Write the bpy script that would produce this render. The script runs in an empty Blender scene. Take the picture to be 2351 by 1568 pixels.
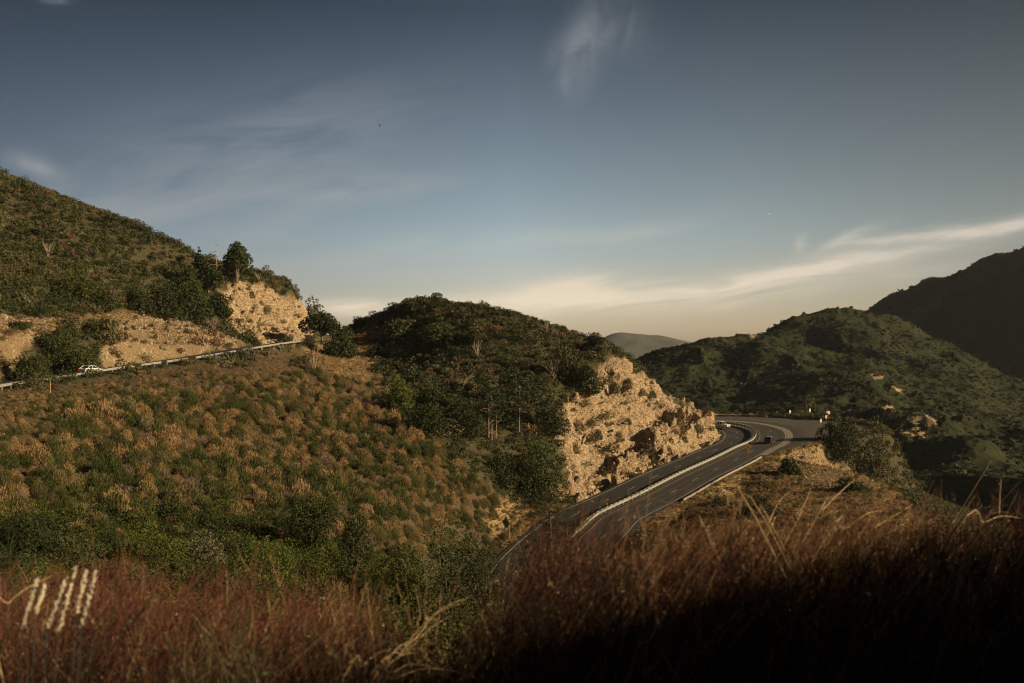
import bpy, math, random
import numpy as np
from mathutils import Vector
random.seed(7); rng = np.random.default_rng(7)
F = 2285.8; CX = 1175.5; CY = 784.0; EYE = 27.0     # photo measured at 2351 px width, level 35 mm lens
S = bpy.context.scene; COL = S.collection
R = math.radians
SUN_AZ, SUN_EL = R(-13), R(20)        # from +X toward -Y

# ------------------------------------------------------------------ helpers
def pp(x, y, d):  return ((x-CX)/F*d, d, EYE+(CY-y)/F*d)
def gp(x, y, z):  d = (EYE-z)*F/(y-CY); return ((x-CX)/F*d, d, z)
def proj(X, Y, Z):
    Y = np.maximum(Y, .1); return CX+X/Y*F, CY-(Z-EYE)/Y*F
def tag(o, label=None, cat=None, group=None, kind=None):
    if label: o['label'] = label
    if cat: o['category'] = cat
    if group: o['group'] = group
    if kind: o['kind'] = kind
    return o
def empty(name, loc, rz=0, rx=0, ry=0):
    o = bpy.data.objects.new(name, None); COL.objects.link(o)
    o.location = loc; o.rotation_euler = (rx, ry, rz); return o
def mkmesh(name, v, f, mats, attrs=None, smooth=False, midx=None):
    v = np.asarray(v, dtype=np.float32).reshape(-1, 3)
    me = bpy.data.meshes.new(name)
    if isinstance(f, np.ndarray):
        n, k = f.shape
        me.vertices.add(len(v)); me.vertices.foreach_set('co', v.ravel())
        me.loops.add(n*k); me.loops.foreach_set('vertex_index', f.astype(np.int32).ravel())
        me.polygons.add(n); me.polygons.foreach_set('loop_start', np.arange(0, n*k, k, dtype=np.int32))
        try: me.polygons.foreach_set('loop_total', np.full(n, k, dtype=np.int32))
        except Exception: pass
    else:
        me.from_pydata([tuple(map(float, p)) for p in v], [], f)
    if attrs:
        for a, val in attrs.items():
            at = me.attributes.new(a, 'FLOAT', 'POINT'); at.data.foreach_set('value', np.asarray(val, dtype=np.float32).ravel())
    if smooth: me.polygons.foreach_set('use_smooth', np.ones(len(me.polygons), dtype=bool))
    for m in (mats if isinstance(mats, (list, tuple)) else [mats]): me.materials.append(m)
    if midx is not None: me.polygons.foreach_set('material_index', np.asarray(midx, dtype=np.int32))
    me.update(calc_edges=True); me.validate()
    return me
def mkobj(name, me, parent=None, loc=None):
    o = bpy.data.objects.new(name, me); COL.objects.link(o)
    if parent is not None: o.parent = parent
    if loc is not None: o.location = loc
    return o
class MB:
    """collects shapes into one mesh"""
    def __init__(s): s.v = []; s.f = []
    def add(s, v, f):
        b = len(s.v); s.v += [tuple(p) for p in v]; s.f += [tuple(i+b for i in q) for q in f]; return s
    def box(s, c, d, rz=0, taper=1.0, tilt=None):
        hx, hy, hz = d[0]/2, d[1]/2, d[2]/2; vs = []
        for z, t in ((-hz, 1), (hz, taper)):
            for x, y in ((-hx, -hy), (hx, -hy), (hx, hy), (-hx, hy)):
                X, Y = x*t, y*t
                if rz: X, Y = X*math.cos(rz)-Y*math.sin(rz), X*math.sin(rz)+Y*math.cos(rz)
                vs.append((c[0]+X, c[1]+Y, c[2]+z))
        return s.add(vs, [(3,2,1,0),(4,5,6,7),(0,1,5,4),(1,2,6,5),(2,3,7,6),(3,0,4,7)])
    def tube(s, pts, rad, n=6, cap=True):
        pts = [Vector(p) for p in pts]; rings = []
        for i, p in enumerate(pts):
            t = (pts[min(i+1, len(pts)-1)]-pts[max(i-1, 0)]).normalized()
            a = Vector((0, 0, 1)) if abs(t.z) < .9 else Vector((1, 0, 0))
            u = t.cross(a).normalized(); w = t.cross(u)
            r = rad[i] if isinstance(rad, (list, tuple)) else rad
            rings.append([p+(u*math.cos(2*math.pi*k/n)+w*math.sin(2*math.pi*k/n))*r for k in range(n)])
        vs = [q for rg in rings for q in rg]; fs = []
        for i in range(len(pts)-1):
            for k in range(n):
                a = i*n+k; b = i*n+(k+1) % n; fs.append((a, b, b+n, a+n))
        if cap: fs += [tuple(range(n))[::-1], tuple((len(pts)-1)*n+k for k in range(n))]
        return s.add(vs, fs)
    def prism(s, prof, y0, y1):     # profile (x,z) extruded along y
        n = len(prof)
        return s.add([(x, y0, z) for x, z in prof]+[(x, y1, z) for x, z in prof],
                     [tuple(range(n)), tuple(range(2*n-1, n-1, -1))]+[((i+1) % n, i, i+n, (i+1) % n+n) for i in range(n)])
    def mesh(s, name, mat, smooth=False): return mkmesh(name, s.v, s.f, mat, smooth=smooth)
    def build(s, name, mat, parent=None, smooth=False, loc=None): return mkobj(name, s.mesh(name, mat, smooth), parent, loc)

# value noise
_P = rng.random((64, 64, 64))
def vnoise(x, y, z=0.0):
    x = np.asarray(x, float); y = np.asarray(y, float); z = np.zeros_like(x)+z
    xi = np.floor(x).astype(int); yi = np.floor(y).astype(int); zi = np.floor(z).astype(int)
    fx, fy, fz = x-xi, y-yi, z-zi
    fx, fy, fz = [t*t*(3-2*t) for t in (fx, fy, fz)]
    g = lambda a, b, c: _P[(xi+a) & 63, (yi+b) & 63, (zi+c) & 63]
    l = lambda a, b, t: a+(b-a)*t
    return l(l(l(g(0,0,0), g(1,0,0), fx), l(g(0,1,0), g(1,1,0), fx), fy), l(l(g(0,0,1), g(1,0,1), fx), l(g(0,1,1), g(1,1,1), fx), fy), fz)
def fbm(x, y, z=0.0, o=4):
    s = 0; a = .5; t = 0
    for i in range(o):
        s = s+a*vnoise(x*2**i+17.3*i, y*2**i+5.1*i, z*2**i); t += a; a *= .5
    return s/t
def sstep(a, b, x): t = np.clip((x-a)/(b-a), 0, 1); return t*t*(3-2*t)
def inpoly(px, py, poly):
    px = np.asarray(px); py = np.asarray(py); c = np.zeros(px.shape, bool); n = len(poly)
    for i in range(n):
        x1, y1 = poly[i]; x2, y2 = poly[(i+1) % n]
        if y1 == y2: continue
        m = ((y1 > py) != (y2 > py)) & (px < (x2-x1)*(py-y1)/(y2-y1)+x1); c ^= m
    return c
def rbf(points, c):
    P = np.array(points, float); d = np.hypot(P[:, None, 0]-P[None, :, 0], P[:, None, 1]-P[None, :, 1])
    n = len(P); A = np.zeros((n+3, n+3)); A[:n, :n] = np.sqrt(d*d+c*c)
    A[:n, :n] += np.eye(n)*-.05
    A[:n, n] = 1; A[:n, n+1:] = P[:, :2]; A[n, :n] = 1; A[n+1:, :n] = P[:, :2].T
    w = np.linalg.solve(A, np.concatenate([P[:, 2], [0, 0, 0]]))
    def f(X, Y):
        sh = np.shape(X); X = np.ravel(X); Y = np.ravel(Y); out = np.empty(len(X))
        for i in range(0, len(X), 40000):
            x = X[i:i+40000]; y = Y[i:i+40000]
            k = np.sqrt((x[:, None]-P[None, :, 0])**2+(y[:, None]-P[None, :, 1])**2+c*c)
            out[i:i+40000] = k@w[:n]+w[n]+x*w[n+1]+y*w[n+2]
        return out.reshape(sh)
    return f
def spline(pts, step):
    P = np.array(pts, float); out = []
    for i in range(len(P)-1):
        p0, p1, p2, p3 = P[max(i-1, 0)], P[i], P[i+1], P[min(i+2, len(P)-1)]
        n = max(2, int(np.linalg.norm((p2-p1)[:2])/step)+1)
        for k in range(n):
            t = k/n
            out.append(.5*((2*p1)+(-p0+p2)*t+(2*p0-5*p1+4*p2-p3)*t*t+(-p0+3*p1-3*p2+p3)*t**3))
    out.append(P[-1]); out = np.array(out)
    # resample evenly
    L = np.r_[0, np.cumsum(np.hypot(*np.diff(out[:, :2], axis=0).T))]
    s = np.arange(0, L[-1], step)
    out = np.stack([np.interp(s, L, out[:, k]) for k in range(out.shape[1])], 1)
    for _ in range(3): out[1:-1] = (out[:-2]+2*out[1:-1]+out[2:])/4
    return out

# ------------------------------------------------------------------ roads
hw = [(24,84,-8),(16,103,-7.8),(10,113,-7.6),(6,125,-7.5),(4.5,137,-7.4),(5,147,-7.2),(6.9,157.2,-7),(9.8,166.6,-6.3),(12.6,174.5,-5.8)]
hw += [gp(*p) for p in [(1374,1185,-5),(1466,1141,-3.8),(1559,1093,-2.2),(1638,1057,-.8),(1690,1031,.2),(1713,1022,.6),(1728,1012.6,.9),
       (1734,1002,1.2),(1731,992,1.5),(1719,985.5,1.8),(1696,979.5,2.1),(1669,975.5,2.3),(1640,974,2.5),(1600,973,2.6),(1540,973,2.8),(1470,972,3)]]
hwc = spline([(a[0], a[1], a[2]) for a in hw], 1.0)
hs = np.arange(len(hwc), dtype=float)
def frames(c):
    t = np.gradient(c[:, :2], axis=0); t /= np.linalg.norm(t, axis=1)[:, None]
    return t, np.stack([t[:, 1], -t[:, 0]], 1)      # right-hand normal
hwt, hwn = frames(hwc)
def s_at(X, Y): return int(np.argmin((hwc[:, 0]-X)**2+(hwc[:, 1]-Y)**2))
iB = s_at(56, 248); iA = s_at(66, 270); iF = s_at(63, 294); iE = s_at(46, 292)
hbank = np.interp(hs, [0, iB-25, iA-5, iF, iE], [0, .01, .05, .05, .03])
hW = np.interp(hs, [0, iB-20, iB+4, iA, iA+9, iA+14, iA+19, iF, iF+6, iE], [9.3, 9.3, 12, 20, 31, 36, 36, 27, 19, 14])
for _ in range(4): hW[1:-1] = (hW[:-2]+2*hW[1:-1]+hW[2:])/4
IN = -9.0
lr = [pp(-260,935,105),pp(-120,915,128),pp(0,891,150),pp(100,877,165),pp(205,860,181),pp(340,841,197),pp(480,821,217),pp(620,797,241),pp(700,786,259),pp(755,783,276),pp(772,782,296),pp(782,782,320),pp(784,782,360)]
lrc = spline([(a[0]-3.9, a[1]+1.0, a[2]-.1) for a in lr], 1.0)
lrt, lrn = frames(lrc)
def road_query(c, n, X, Y):
    """nearest centre sample index and signed offset (+ right)"""
    X = np.ravel(X); Y = np.ravel(Y); idx = np.empty(len(X), int)
    for i in range(0, len(X), 20000):
        d = (X[i:i+20000, None]-c[None, :, 0])**2+(Y[i:i+20000, None]-c[None, :, 1])**2
        idx[i:i+20000] = d.argmin(1)
    off = (X-c[idx, 0])*n[idx, 0]+(Y-c[idx, 1])*n[idx, 1]
    dist = np.hypot(X-c[idx, 0], Y-c[idx, 1])
    return idx, off, dist

# ------------------------------------------------------------------ main terrain height
C = []
def cps(*l):
    for p in l: C.append(pp(*p))
def cw(*l): C.extend(l)
cps((-200,330,255),(0,405,275),(130,455,275),(280,520,280),(430,580,290),(500,628,298),(560,640,300),(620,675,315),(690,690,330),(722,722,336))
cps((-200,520,215),(-200,700,165),(-200,860,118),
    (0,860,154),(0,790,172),(0,745,182),(0,700,200),(0,560,240),(130,600,240),(130,720,205),(130,800,186),(130,850,176),
    (280,640,255),(280,740,226),(280,805,200),(430,680,275),(430,745,254),(430,805,222),(560,720,288),(560,772,252),
    (620,740,306),(620,780,268),(690,745,322),(695,774,287),(722,752,332),(760,802,264))
# scrub slope
cps((800,772,322),(815,755,318),(850,740,300),(900,712,286),(950,699,280),(1040,706,278),(1140,716,275),(1200,735,271),(1270,762,268),(1360,794,262),(1410,816,258),
    (1440,838,262),(1480,862,266),(1510,892,268),(1540,930,268))
cps((850,830,256),(800,900,225),(800,1000,180),(800,1100,145),(800,1170,125),(950,1050,168),(950,1150,142),(1050,1150,150),(1150,1200,165),(1160,1235,160),
    (600,830,226),(600,900,195),(600,1000,165),(600,1100,130),(600,1170,112),(350,875,180),(350,950,160),(350,1050,130),(350,1150,108),
    (100,912,142),(100,1000,122),(100,1100,104),(100,1170,94),(-150,945,112),(-150,1100,92),(730,830,243),(480,850,204))
cps((1200,850,240),(1200,950,215),(1200,1050,200),(1200,1130,190),(1235,1185,182),(1100,780,258),(1100,900,225),(1080,1000,195),(1100,1080,178),(1130,1150,170),
    (1000,780,262),(1000,880,232),(950,950,203),(900,850,252),(900,780,272),(1300,850,248),
    (1345,868,240),(1300,960,222),(1300,1060,207),(1290,1105,200),(1440,950,247),(1442,1040,236),(1520,985,249),(1380,1080,222),(1500,935,258))
# lower berm by the road
cps((1334,1120,206),(1442,1055,227),(1506,1006.5,243),(1560,963,258),(1582,947,262),(1611,942,266),(1633,957,266))
# behind the crests
for x, y, d in [(-200,330,255),(0,405,275),(130,455,275),(280,520,280),(430,580,290),(560,640,300),(690,690,330)]:
    a = pp(x, y, d); k = (d+70)/d; C.append((a[0]*k-10, a[1]*k, a[2]-20)); 
cw((-30,400,16),(-55,395,20),(-90,400,22),(0,350,14),(-20,340,20),(20,335,12),(40,330,8),(-35,345,26),(-150,430,35))
# right bank, valley, near ground and an added mound
cps((1650,1150,185),(1650,1200,170),(1750,1100,214),(1850,1062,245),(1800,1150,190),(1950,1085,226),(2010,1115,207),(2150,1190,178),(1550,1200,178))
cw((60,100,-10),(60,150,-7),(100,150,-22),(105,200,-22),(115,235,-22),(125,275,-22),(135,320,-24),(150,100,-34),(120,360,-24),(60,370,-22),(45,130,-6),(0,365,-4),(180,250,-42),(180,350,-46),
   (0,0,25.3),(0,5,24.5),(-10,10,23.3),(10,10,22.8),(0,20,20.3),(-20,30,18),(20,30,15.2),(0,40,14),(-30,60,11.8),(0,62,8.5),(30,60,5.5),(-10,80,5.5),(-40,80,9.2),(-20,97,5.8),
   (30,100,-5),(-4,105,-3),(-3,125,-4),(-60,60,14.5),(-40,20,22),(40,20,17),(60,60,-2),(0,-15,27),(-40,-10,27),(10.5,0,30.2),(13,-8,32),(16,0,30.5),(14,12,25.5),(24,-8,29),(7,-4,27.2),(4,-8,27.5),(30,0,22),(50,-20,24),(80,20,5),(-80,30,25),(110,60,-20),(-110,70,26),(-120,120,32))  # includes an out-of-view mound at right, added to shade the lower foreground brush
base_f = rbf(C, 5.0)
berm = spline([pp(*p)[:2] for p in [(1300,1135,200),(1334,1120,206),(1442,1055,227),(1506,1006.5,243),(1560,963,258),(1582,947,262)]], 1.0)
bt, bn = frames(berm)
def lines_feature(X, Y, Z):
    m = (Y > 190) & (Y < 275) & (X > 5) & (X < 60)
    if m.any():
        i, o, d = road_query(berm, bn, X[m], Y[m])
        end = np.clip(np.minimum(i, len(berm)-1-i)/8.0, 0, 1)*(np.abs(o) >= d-.8)
        z = Z[m]
        z += end*(1.5*np.exp(-(o/1.6)**2)-2.0*np.exp(-((o+4.2)/2.0)**2))
        Z[m] = z
    return Z
def height(X, Y, detail=True):
    sh = np.shape(X); X = np.ravel(np.asarray(X, float)); Y = np.ravel(np.asarray(Y, float))
    Z = base_f(X, Y); r = np.hypot(X, Y)
    if detail:
        a = np.clip(r/120, .05, 1)
        Z = Z+a*((fbm(X/14, Y/14, 0, 3)-.5)*2.0+(fbm(X/3.1, Y/3.1, 3, 3)-.5)*.9)
    Z = lines_feature(X, Y, Z)
    m = (Y > 70) & (X > -30) & (X < 150) & (Y < 360)
    if m.any():
        i, o, d = road_query(hwc, hwn, X[m], Y[m])
        zr = hwc[i, 2]+hbank[i]*np.clip(o, -9, 12)
        inner = o < 0
        edge = np.where(inner, -IN, hW[i]); fall = np.where(inner, 3.2+9*(1-sstep(188, 206, Y[m])), 5.0)
        fall = np.maximum(fall, np.where(inner, .4, .75)*np.abs(Z[m]-zr))
        ex = np.where((i == 0) | (i == len(hwc)-1), 1e3, np.maximum(np.abs(o)-edge, 0))
        ex = np.where(d > np.abs(o)+3, d, ex)
        k = sstep(0.2, 1, ex/fall); Z[m] = (zr-.12)*(1-k)+Z[m]*k
    m = (X < -8) & (Y > 85) & (Y < 390)
    if m.any():
        i, o, d = road_query(lrc, lrn, X[m], Y[m])
        ex = np.maximum(d-4.6, 0); zc = lrc[i, 2]-.3-.2*ex; Z[m] -= np.maximum(Z[m]-zc, 0)*(o > 0)*(1-sstep(9, 22, ex))*(1-sstep(250, 268, Y[m])); fall = np.where(o < 0, 2.5, 3.5)
        fall = np.maximum(fall, np.where(Y[m] > 262, .5, .75)*np.abs(Z[m]-lrc[i, 2])); k = sstep(0.05, 1, ex/fall); Z[m] = (lrc[i, 2]-.12)*(1-k)+Z[m]*k
    return Z.reshape(sh)
def hit(x, y, dmin=25, dmax=420):
    d = np.arange(dmin, dmax, .5); X = (x-CX)/F*d; Zr = EYE+(CY-y)/F*d; H = height(X, d)
    b = np.nonzero(Zr <= H)[0]
    k = b[0] if len(b) else int(np.argmin(Zr-H))
    return (float(X[k]), float(d[k]), float(H[k]))
def ground(X, Y): return float(height(np.array([X]), np.array([Y]))[0])

# zones, outlined where the place shows bare rock, dirt or grass
Z_ROCK = [[(498,668),(545,648),(600,655),(650,682),(712,694),(735,720),(715,770),(690,790),(630,795),(575,785),(535,765),(515,735),(510,700)],
          [(1345,872),(1392,842),(1412,815),(1445,836),(1482,858),(1515,890),(1545,926),(1562,938),(1600,940),(1640,955),(1662,1000),(1668,1040),(1540,1090),(1380,1152),(1330,1160),(1308,1130),(1300,1100),(1290,1060),(1278,1000),(1285,940),(1320,900)]]
Z_DIRT = [[(268,735),(330,722),(400,735),(470,745),(520,765),(560,790),(430,822),(340,842),(235,850),(230,800)],
          [(-100,730),(60,725),(150,735),(120,770),(60,800),(20,870),(-100,890)],
          [(1800,1025),(1850,1030),(1905,1070),(1975,1090),(2030,1120),(1960,1130),(1900,1110),(1860,1130),(1840,1090)]]
Z_GRASS = [[(790,775),(830,748),(868,735),(872,770),(850,800),(862,850),(880,900),(800,870),(700,830),(700,800)],
           [(1130,1160),(1180,1140),(1245,1150),(1300,1110),(1330,1130),(1250,1200),(1200,1250),(1150,1250),(1110,1200)],
           [(0,740),(160,735),(250,720),(330,712),(310,735),(180,750),(60,770),(0,775)],
           [(1420,1215),(1560,1150),(1700,1065),(1800,1020),(1880,1010),(1900,1060),(2020,1110),(2200,1200),(2250,1400),(1400,1400)],
           [(1330,1120),(1440,1055),(1506,1008),(1580,950),(1630,960),(1560,1010),(1500,1050),(1420,1090),(1340,1135)]]
Z_SCRUB = [(-900,930),(-300,905),(0,900),(250,868),(500,830),(700,800),(850,830),(900,905),(960,965),(1030,1060),(1120,1110),(1170,1160),(1130,1200),(900,1260),(-300,1220),(-900,1220)]
def zone(polys, u, v, jit=9):
    n = (vnoise(u/7, v/7, 1)-.5)*jit; n2 = (vnoise(u/7, v/7, 9)-.5)*jit
    m = np.zeros(np.shape(u), bool)
    for p in polys: m |= inpoly(u+n, v+n2, p)
    return m
SKYRAMP = [(0,(1.34,1.12,1.06)),(.07,(1.34,1.13,1.06)),(.16,(1.27,1.10,1.05)),(.214,(1.15,1.08,1.01)),(.326,(.93,.86,.76)),(.47,(.62,.57,.51)),(.59,(.31,.33,.31)),(1,(.15,.17,.19))]
SIDERAMP = [(.05,(.31,.33,.38)),(.27,(.60,.61,.66)),(.5,(1,1,1)),(.68,(.9,.86,.82)),(.94,(.56,.50,.43))]
CLOUDLO = (10.2,8.4,6.1); CLOUDHI = (3.7,3.9,4.2)
SKYSTR = .05; SUNSTR = 5.0; HAZE = 3.5e-5; EXPO = 1.0
# ------------------------------------------------------------------ materials
class NT:
    def __init__(s, mat): mat.use_nodes = True; s.t = mat.node_tree; s.n = s.t.nodes; s.l = s.t.links; s.n.clear()
    def add(s, ty, **kw):
        nd = s.n.new(ty)
        for k, v in kw.items():
            if k.startswith('i_'):
                key = k[2:]; key = int(key) if key.isdigit() else key.replace('_', ' ')
                s.put(nd.inputs[key], v)
            else: setattr(nd, k, v)
        return nd
    def put(s, inp, v):
        if isinstance(v, bpy.types.NodeSocket): s.l.new(v, inp)
        elif isinstance(v, bpy.types.Node): s.l.new(v.outputs[0], inp)
        elif isinstance(v, (tuple, list)) and len(v) == 3 and inp.type == 'RGBA': inp.default_value = (*v, 1)
        else: inp.default_value = v
    def math(s, op, a, b=None, c=None, clamp=False):
        nd = s.n.new('ShaderNodeMath'); nd.operation = op; nd.use_clamp = clamp; s.put(nd.inputs[0], a)
        if b is not None: s.put(nd.inputs[1], b)
        if c is not None: s.put(nd.inputs[2], c)
        return nd.outputs[0]
    def mix(s, f, a, b, bt='MIX'):
        nd = s.n.new('ShaderNodeMix'); nd.data_type = 'RGBA'; nd.blend_type = bt
        s.put(nd.inputs[0], f); s.put(nd.inputs[6], a); s.put(nd.inputs[7], b); return nd.outputs[2]
    def noise(s, vec, sc, det=3, rough=.55, dist=0):
        nd = s.n.new('ShaderNodeTexNoise'); s.put(nd.inputs['Vector'], vec); nd.inputs['Scale'].default_value = sc
        nd.inputs['Detail'].default_value = det; nd.inputs['Roughness'].default_value = rough; nd.inputs['Distortion'].default_value = dist
        return nd.outputs[0]
    def vor(s, vec, sc, feat='F1', out=0):
        nd = s.n.new('ShaderNodeTexVoronoi'); nd.feature = feat; s.put(nd.inputs['Vector'], vec); nd.inputs['Scale'].default_value = sc
        return nd.outputs[out]
    def ramp(s, f, stops):
        nd = s.n.new('ShaderNodeValToRGB'); e = nd.color_ramp.elements
        while len(e) < len(stops): e.new(.5)
        for q, (p, c) in zip(e, stops): q.position = p; q.color = (*c, 1) if len(c) == 3 else c
        s.put(nd.inputs[0], f); return nd.outputs[0]
    def rng(s, f, a, b, c=0, d=1):
        nd = s.n.new('ShaderNodeMapRange'); s.put(nd.inputs[0], f)
        for k, v in enumerate((a, b, c, d)): s.put(nd.inputs[k+1], v)
        return nd.outputs[0]
    def attr(s, name, ty='GEOMETRY'): nd = s.n.new('ShaderNodeAttribute'); nd.attribute_name = name; nd.attribute_type = ty; return nd.outputs['Fac']
    def pos(s): return s.n.new('ShaderNodeNewGeometry').outputs['Position']
    def obj(s): return s.n.new('ShaderNodeTexCoord').outputs['Object']
    def oinfo(s): return s.n.new('ShaderNodeObjectInfo').outputs['Random']
    def bump(s, h, st, dist=.1):
        nd = s.n.new('ShaderNodeBump'); nd.inputs['Strength'].default_value = st; nd.inputs['Distance'].default_value = dist; s.put(nd.inputs['Height'], h); return nd.outputs[0]
    def out(s, col, rough=.8, metal=0, nrm=None, spec=.3, disp=None):
        p = s.n.new('ShaderNodeBsdfPrincipled'); s.put(p.inputs['Base Color'], col); s.put(p.inputs['Roughness'], rough); s.put(p.inputs['Metallic'], metal)
        s.put(p.inputs['Specular IOR Level'], spec)
        if nrm is not None: s.put(p.inputs['Normal'], nrm)
        o = s.n.new('ShaderNodeOutputMaterial'); s.l.new(p.outputs[0], o.inputs[0]); return p
MATS = {}
def new(name): m = bpy.data.materials.new(name); MATS[name] = m; return m, NT(m)
def plain(name, col, rough=.6, metal=0, spec=.4, var=.25, sc=6):
    m, t = new(name); n = t.noise(t.obj(), sc, 4)
    c = t.mix(t.rng(n, .3, .7), tuple(x*(1-var) for x in col), tuple(min(1, x*(1+var)) for x in col))
    t.out(c, rough, metal, spec=spec); return m
def leafmat(name, dark, light, trans=.25, rough=.75, rnd=.5, dry=None):
    m, t = new(name); a = t.attr('tone'); r = t.oinfo(); g = t.attr('hue')
    rr = t.math('FRACT', t.math('ADD', r, g))
    c = t.mix(a, dark, light)
    if dry is not None: c = t.mix(t.rng(rr, .55, 1, 0, .6), c, dry)
    br = t.rng(rr, 0, 1, 1-rnd*.5, 1+rnd*.5)
    hsv = t.n.new('ShaderNodeHueSaturation'); t.put(hsv.inputs['Value'], br); t.put(hsv.inputs['Color'], c); c = hsv.outputs[0]
    p = t.out(c, rough, spec=.15); o = [n for n in t.n if n.bl_idname == 'ShaderNodeOutputMaterial'][0]
    tr = t.n.new('ShaderNodeBsdfTranslucent'); t.put(tr.inputs[0], c)
    mx = t.n.new('ShaderNodeMixShader'); mx.inputs[0].default_value = trans; t.l.new(p.outputs[0], mx.inputs[1]); t.l.new(tr.outputs[0], mx.inputs[2]); t.l.new(mx.outputs[0], o.inputs[0])
    return m

def ground_mat():
    m, t = new('dry_hillside_ground'); P = t.pos(); rock = t.attr('rock'); dirt = t.attr('dirt'); grass = t.attr('grass'); scrub = t.attr('scrub')
    n1 = t.noise(P, .35, 5); n2 = t.noise(P, 2.2, 5, .65); n3 = t.noise(P, .06, 3)
    soil = t.mix(t.rng(n2, .35, .65), (.028,.028,.013), (.058,.052,.026))
    soil = t.mix(t.rng(n1, .45, .65), soil, (.045,.036,.019))
    gr = t.mix(t.rng(n2, .3, .7), (.11,.078,.036), (.25,.185,.092)); gr = t.mix(t.rng(n1, .5, .72), gr, (.09,.05,.028))
    di = t.mix(t.rng(n2, .3, .7), (.095,.068,.037), (.19,.142,.083))
    pe = t.vor(P, 1.9, 'F1', 1); sep = t.n.new('ShaderNodeSeparateColor'); t.put(sep.inputs[0], pe)
    di = t.mix(t.rng(sep.outputs[0], .78, 1, 0, .6), di, (.31,.245,.165)); di = t.mix(t.rng(t.noise(P, .25, 4), .5, .7, 0, .7), di, (.10,.062,.035))
    mp = t.add('ShaderNodeMapping'); t.put(mp.inputs[0], P); mp.inputs['Rotation'].default_value = (.5, .9, .6); mp.inputs['Scale'].default_value = (1, .35, 1.5)
    rv = t.vor(mp.outputs[0], .9, 'DISTANCE_TO_EDGE'); rv2 = t.vor(mp.outputs[0], 2.6, 'DISTANCE_TO_EDGE')
    rn = t.noise(mp.outputs[0], 1.4, 7, .7)
    ro = t.mix(t.rng(rn, .32, .68), (.21,.14,.078), (.5,.4,.255)); ro = t.mix(t.rng(n1, .5, .75), ro, (.4,.28,.17)); ro = t.mix(t.rng(t.noise(P, .8, 4), .6, .8), ro, (.66,.58,.43))
    ro = t.mix(t.rng(rv2, 0, .07, .7, 0), ro, (.12,.075,.045)); ro = t.mix(t.rng(rv, 0, .05, .75, 0), ro, (.08,.05,.03))
    c = t.mix(scrub, soil, t.mix(t.rng(n2, .3, .7), (.035,.027,.014), (.085,.06,.033)))
    c = t.mix(grass, c, gr); c = t.mix(dirt, c, di); c = t.mix(rock, c, ro)
    hb = t.math('ADD', t.math('MULTIPLY', t.math('ADD', t.math('MULTIPLY', rn, 1.2), t.math('ADD', t.math('MINIMUM', rv, .25), t.math('MINIMUM', rv2, .1))), rock), t.math('MULTIPLY', n2, .35))
    hb = t.math('ADD', hb, t.math('MULTIPLY', t.noise(P, 5, 4, .6), .12))
    t.out(c, .95, nrm=t.bump(hb, .9, .9), spec=.1); return m
def asphalt_mat():
    m, t = new('asphalt'); P = t.pos(); o = t.attr('off'); n = t.noise(P, 1.2, 5); n2 = t.noise(P, 14, 3, .7)
    c = t.mix(t.rng(n, .3, .7), (.024,.023,.02), (.038,.035,.03)); c = t.mix(t.rng(n2, .3, .7, 0, .5), c, (.065,.06,.05))
    # wheel paths worn along the lanes (period one lane)
    w = t.math('ABSOLUTE', t.math('SINE', t.math('MULTIPLY', o, math.pi/1.8))); c = t.mix(t.rng(w, .5, 1, 0, .65), c, (.014,.0135,.013))
    # left carriageway is newer and darker
    c = t.mix(t.rng(o, -1, -1.2, 0, .55), c, (.012,.0125,.0125))
    tr = t.noise(t.add('ShaderNodeMapping', i_0=P, i_Scale=(.02, .02, .02)).outputs[0], 9, 3)
    c = t.mix(t.rng(tr, .58, .64, 0, .5), c, (.06,.055,.045))
    t.out(c, .82, nrm=t.bump(n2, .3, .02), spec=.25); return m
def layby_mat():
    m, t = new('worn_asphalt'); P = t.pos(); o = t.attr('off'); n = t.noise(P, .5, 5); n2 = t.noise(P, 10, 3, .7)
    c = t.mix(t.rng(n, .3, .7), (.034,.032,.025), (.06,.055,.043)); c = t.mix(t.rng(n2, .3, .7, 0, .4), c, (.1,.09,.07))
    ar = t.math('ABSOLUTE', t.math('SINE', t.math('ADD', t.math('MULTIPLY', o, .42), t.math('MULTIPLY', n, 2.2))))
    c = t.mix(t.rng(ar, .09, 0, 0, .9), c, (.022,.02,.018)); c = t.mix(t.rng(o, 14.2, 12.2, 0, .55), c, (.03,.029,.026))
    cr = t.vor(P, .22, 'DISTANCE_TO_EDGE'); c = t.mix(t.rng(cr, .012, 0, 0, .7), c, (.02,.018,.016))
    t.out(c, .9, nrm=t.bump(n2, .3, .02), spec=.15); return m
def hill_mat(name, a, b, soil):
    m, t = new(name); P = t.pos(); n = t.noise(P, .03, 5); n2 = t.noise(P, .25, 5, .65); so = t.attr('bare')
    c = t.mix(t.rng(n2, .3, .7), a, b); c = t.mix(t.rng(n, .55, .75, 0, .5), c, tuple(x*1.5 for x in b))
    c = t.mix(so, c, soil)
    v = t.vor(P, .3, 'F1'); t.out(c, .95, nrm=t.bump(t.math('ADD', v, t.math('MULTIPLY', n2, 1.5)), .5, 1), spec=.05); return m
M_GROUND = ground_mat(); M_ASPH = asphalt_mat(); M_LAY = layby_mat()
M_CONC = plain('concrete', (.15,.13,.095), .9, var=.25, sc=2); M_WHITE = plain('road_white', (.33,.31,.26), .7, var=.3, sc=3); M_YEL = plain('road_yellow', (.38,.19,.03), .7, var=.3, sc=3)
M_HILL = hill_mat('chaparral_hill', (.014,.018,.008), (.027,.031,.013), (.24,.17,.10)); M_MTN = hill_mat('dark_mountain', (.010,.011,.007), (.019,.019,.011), (.035,.031,.022))
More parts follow.
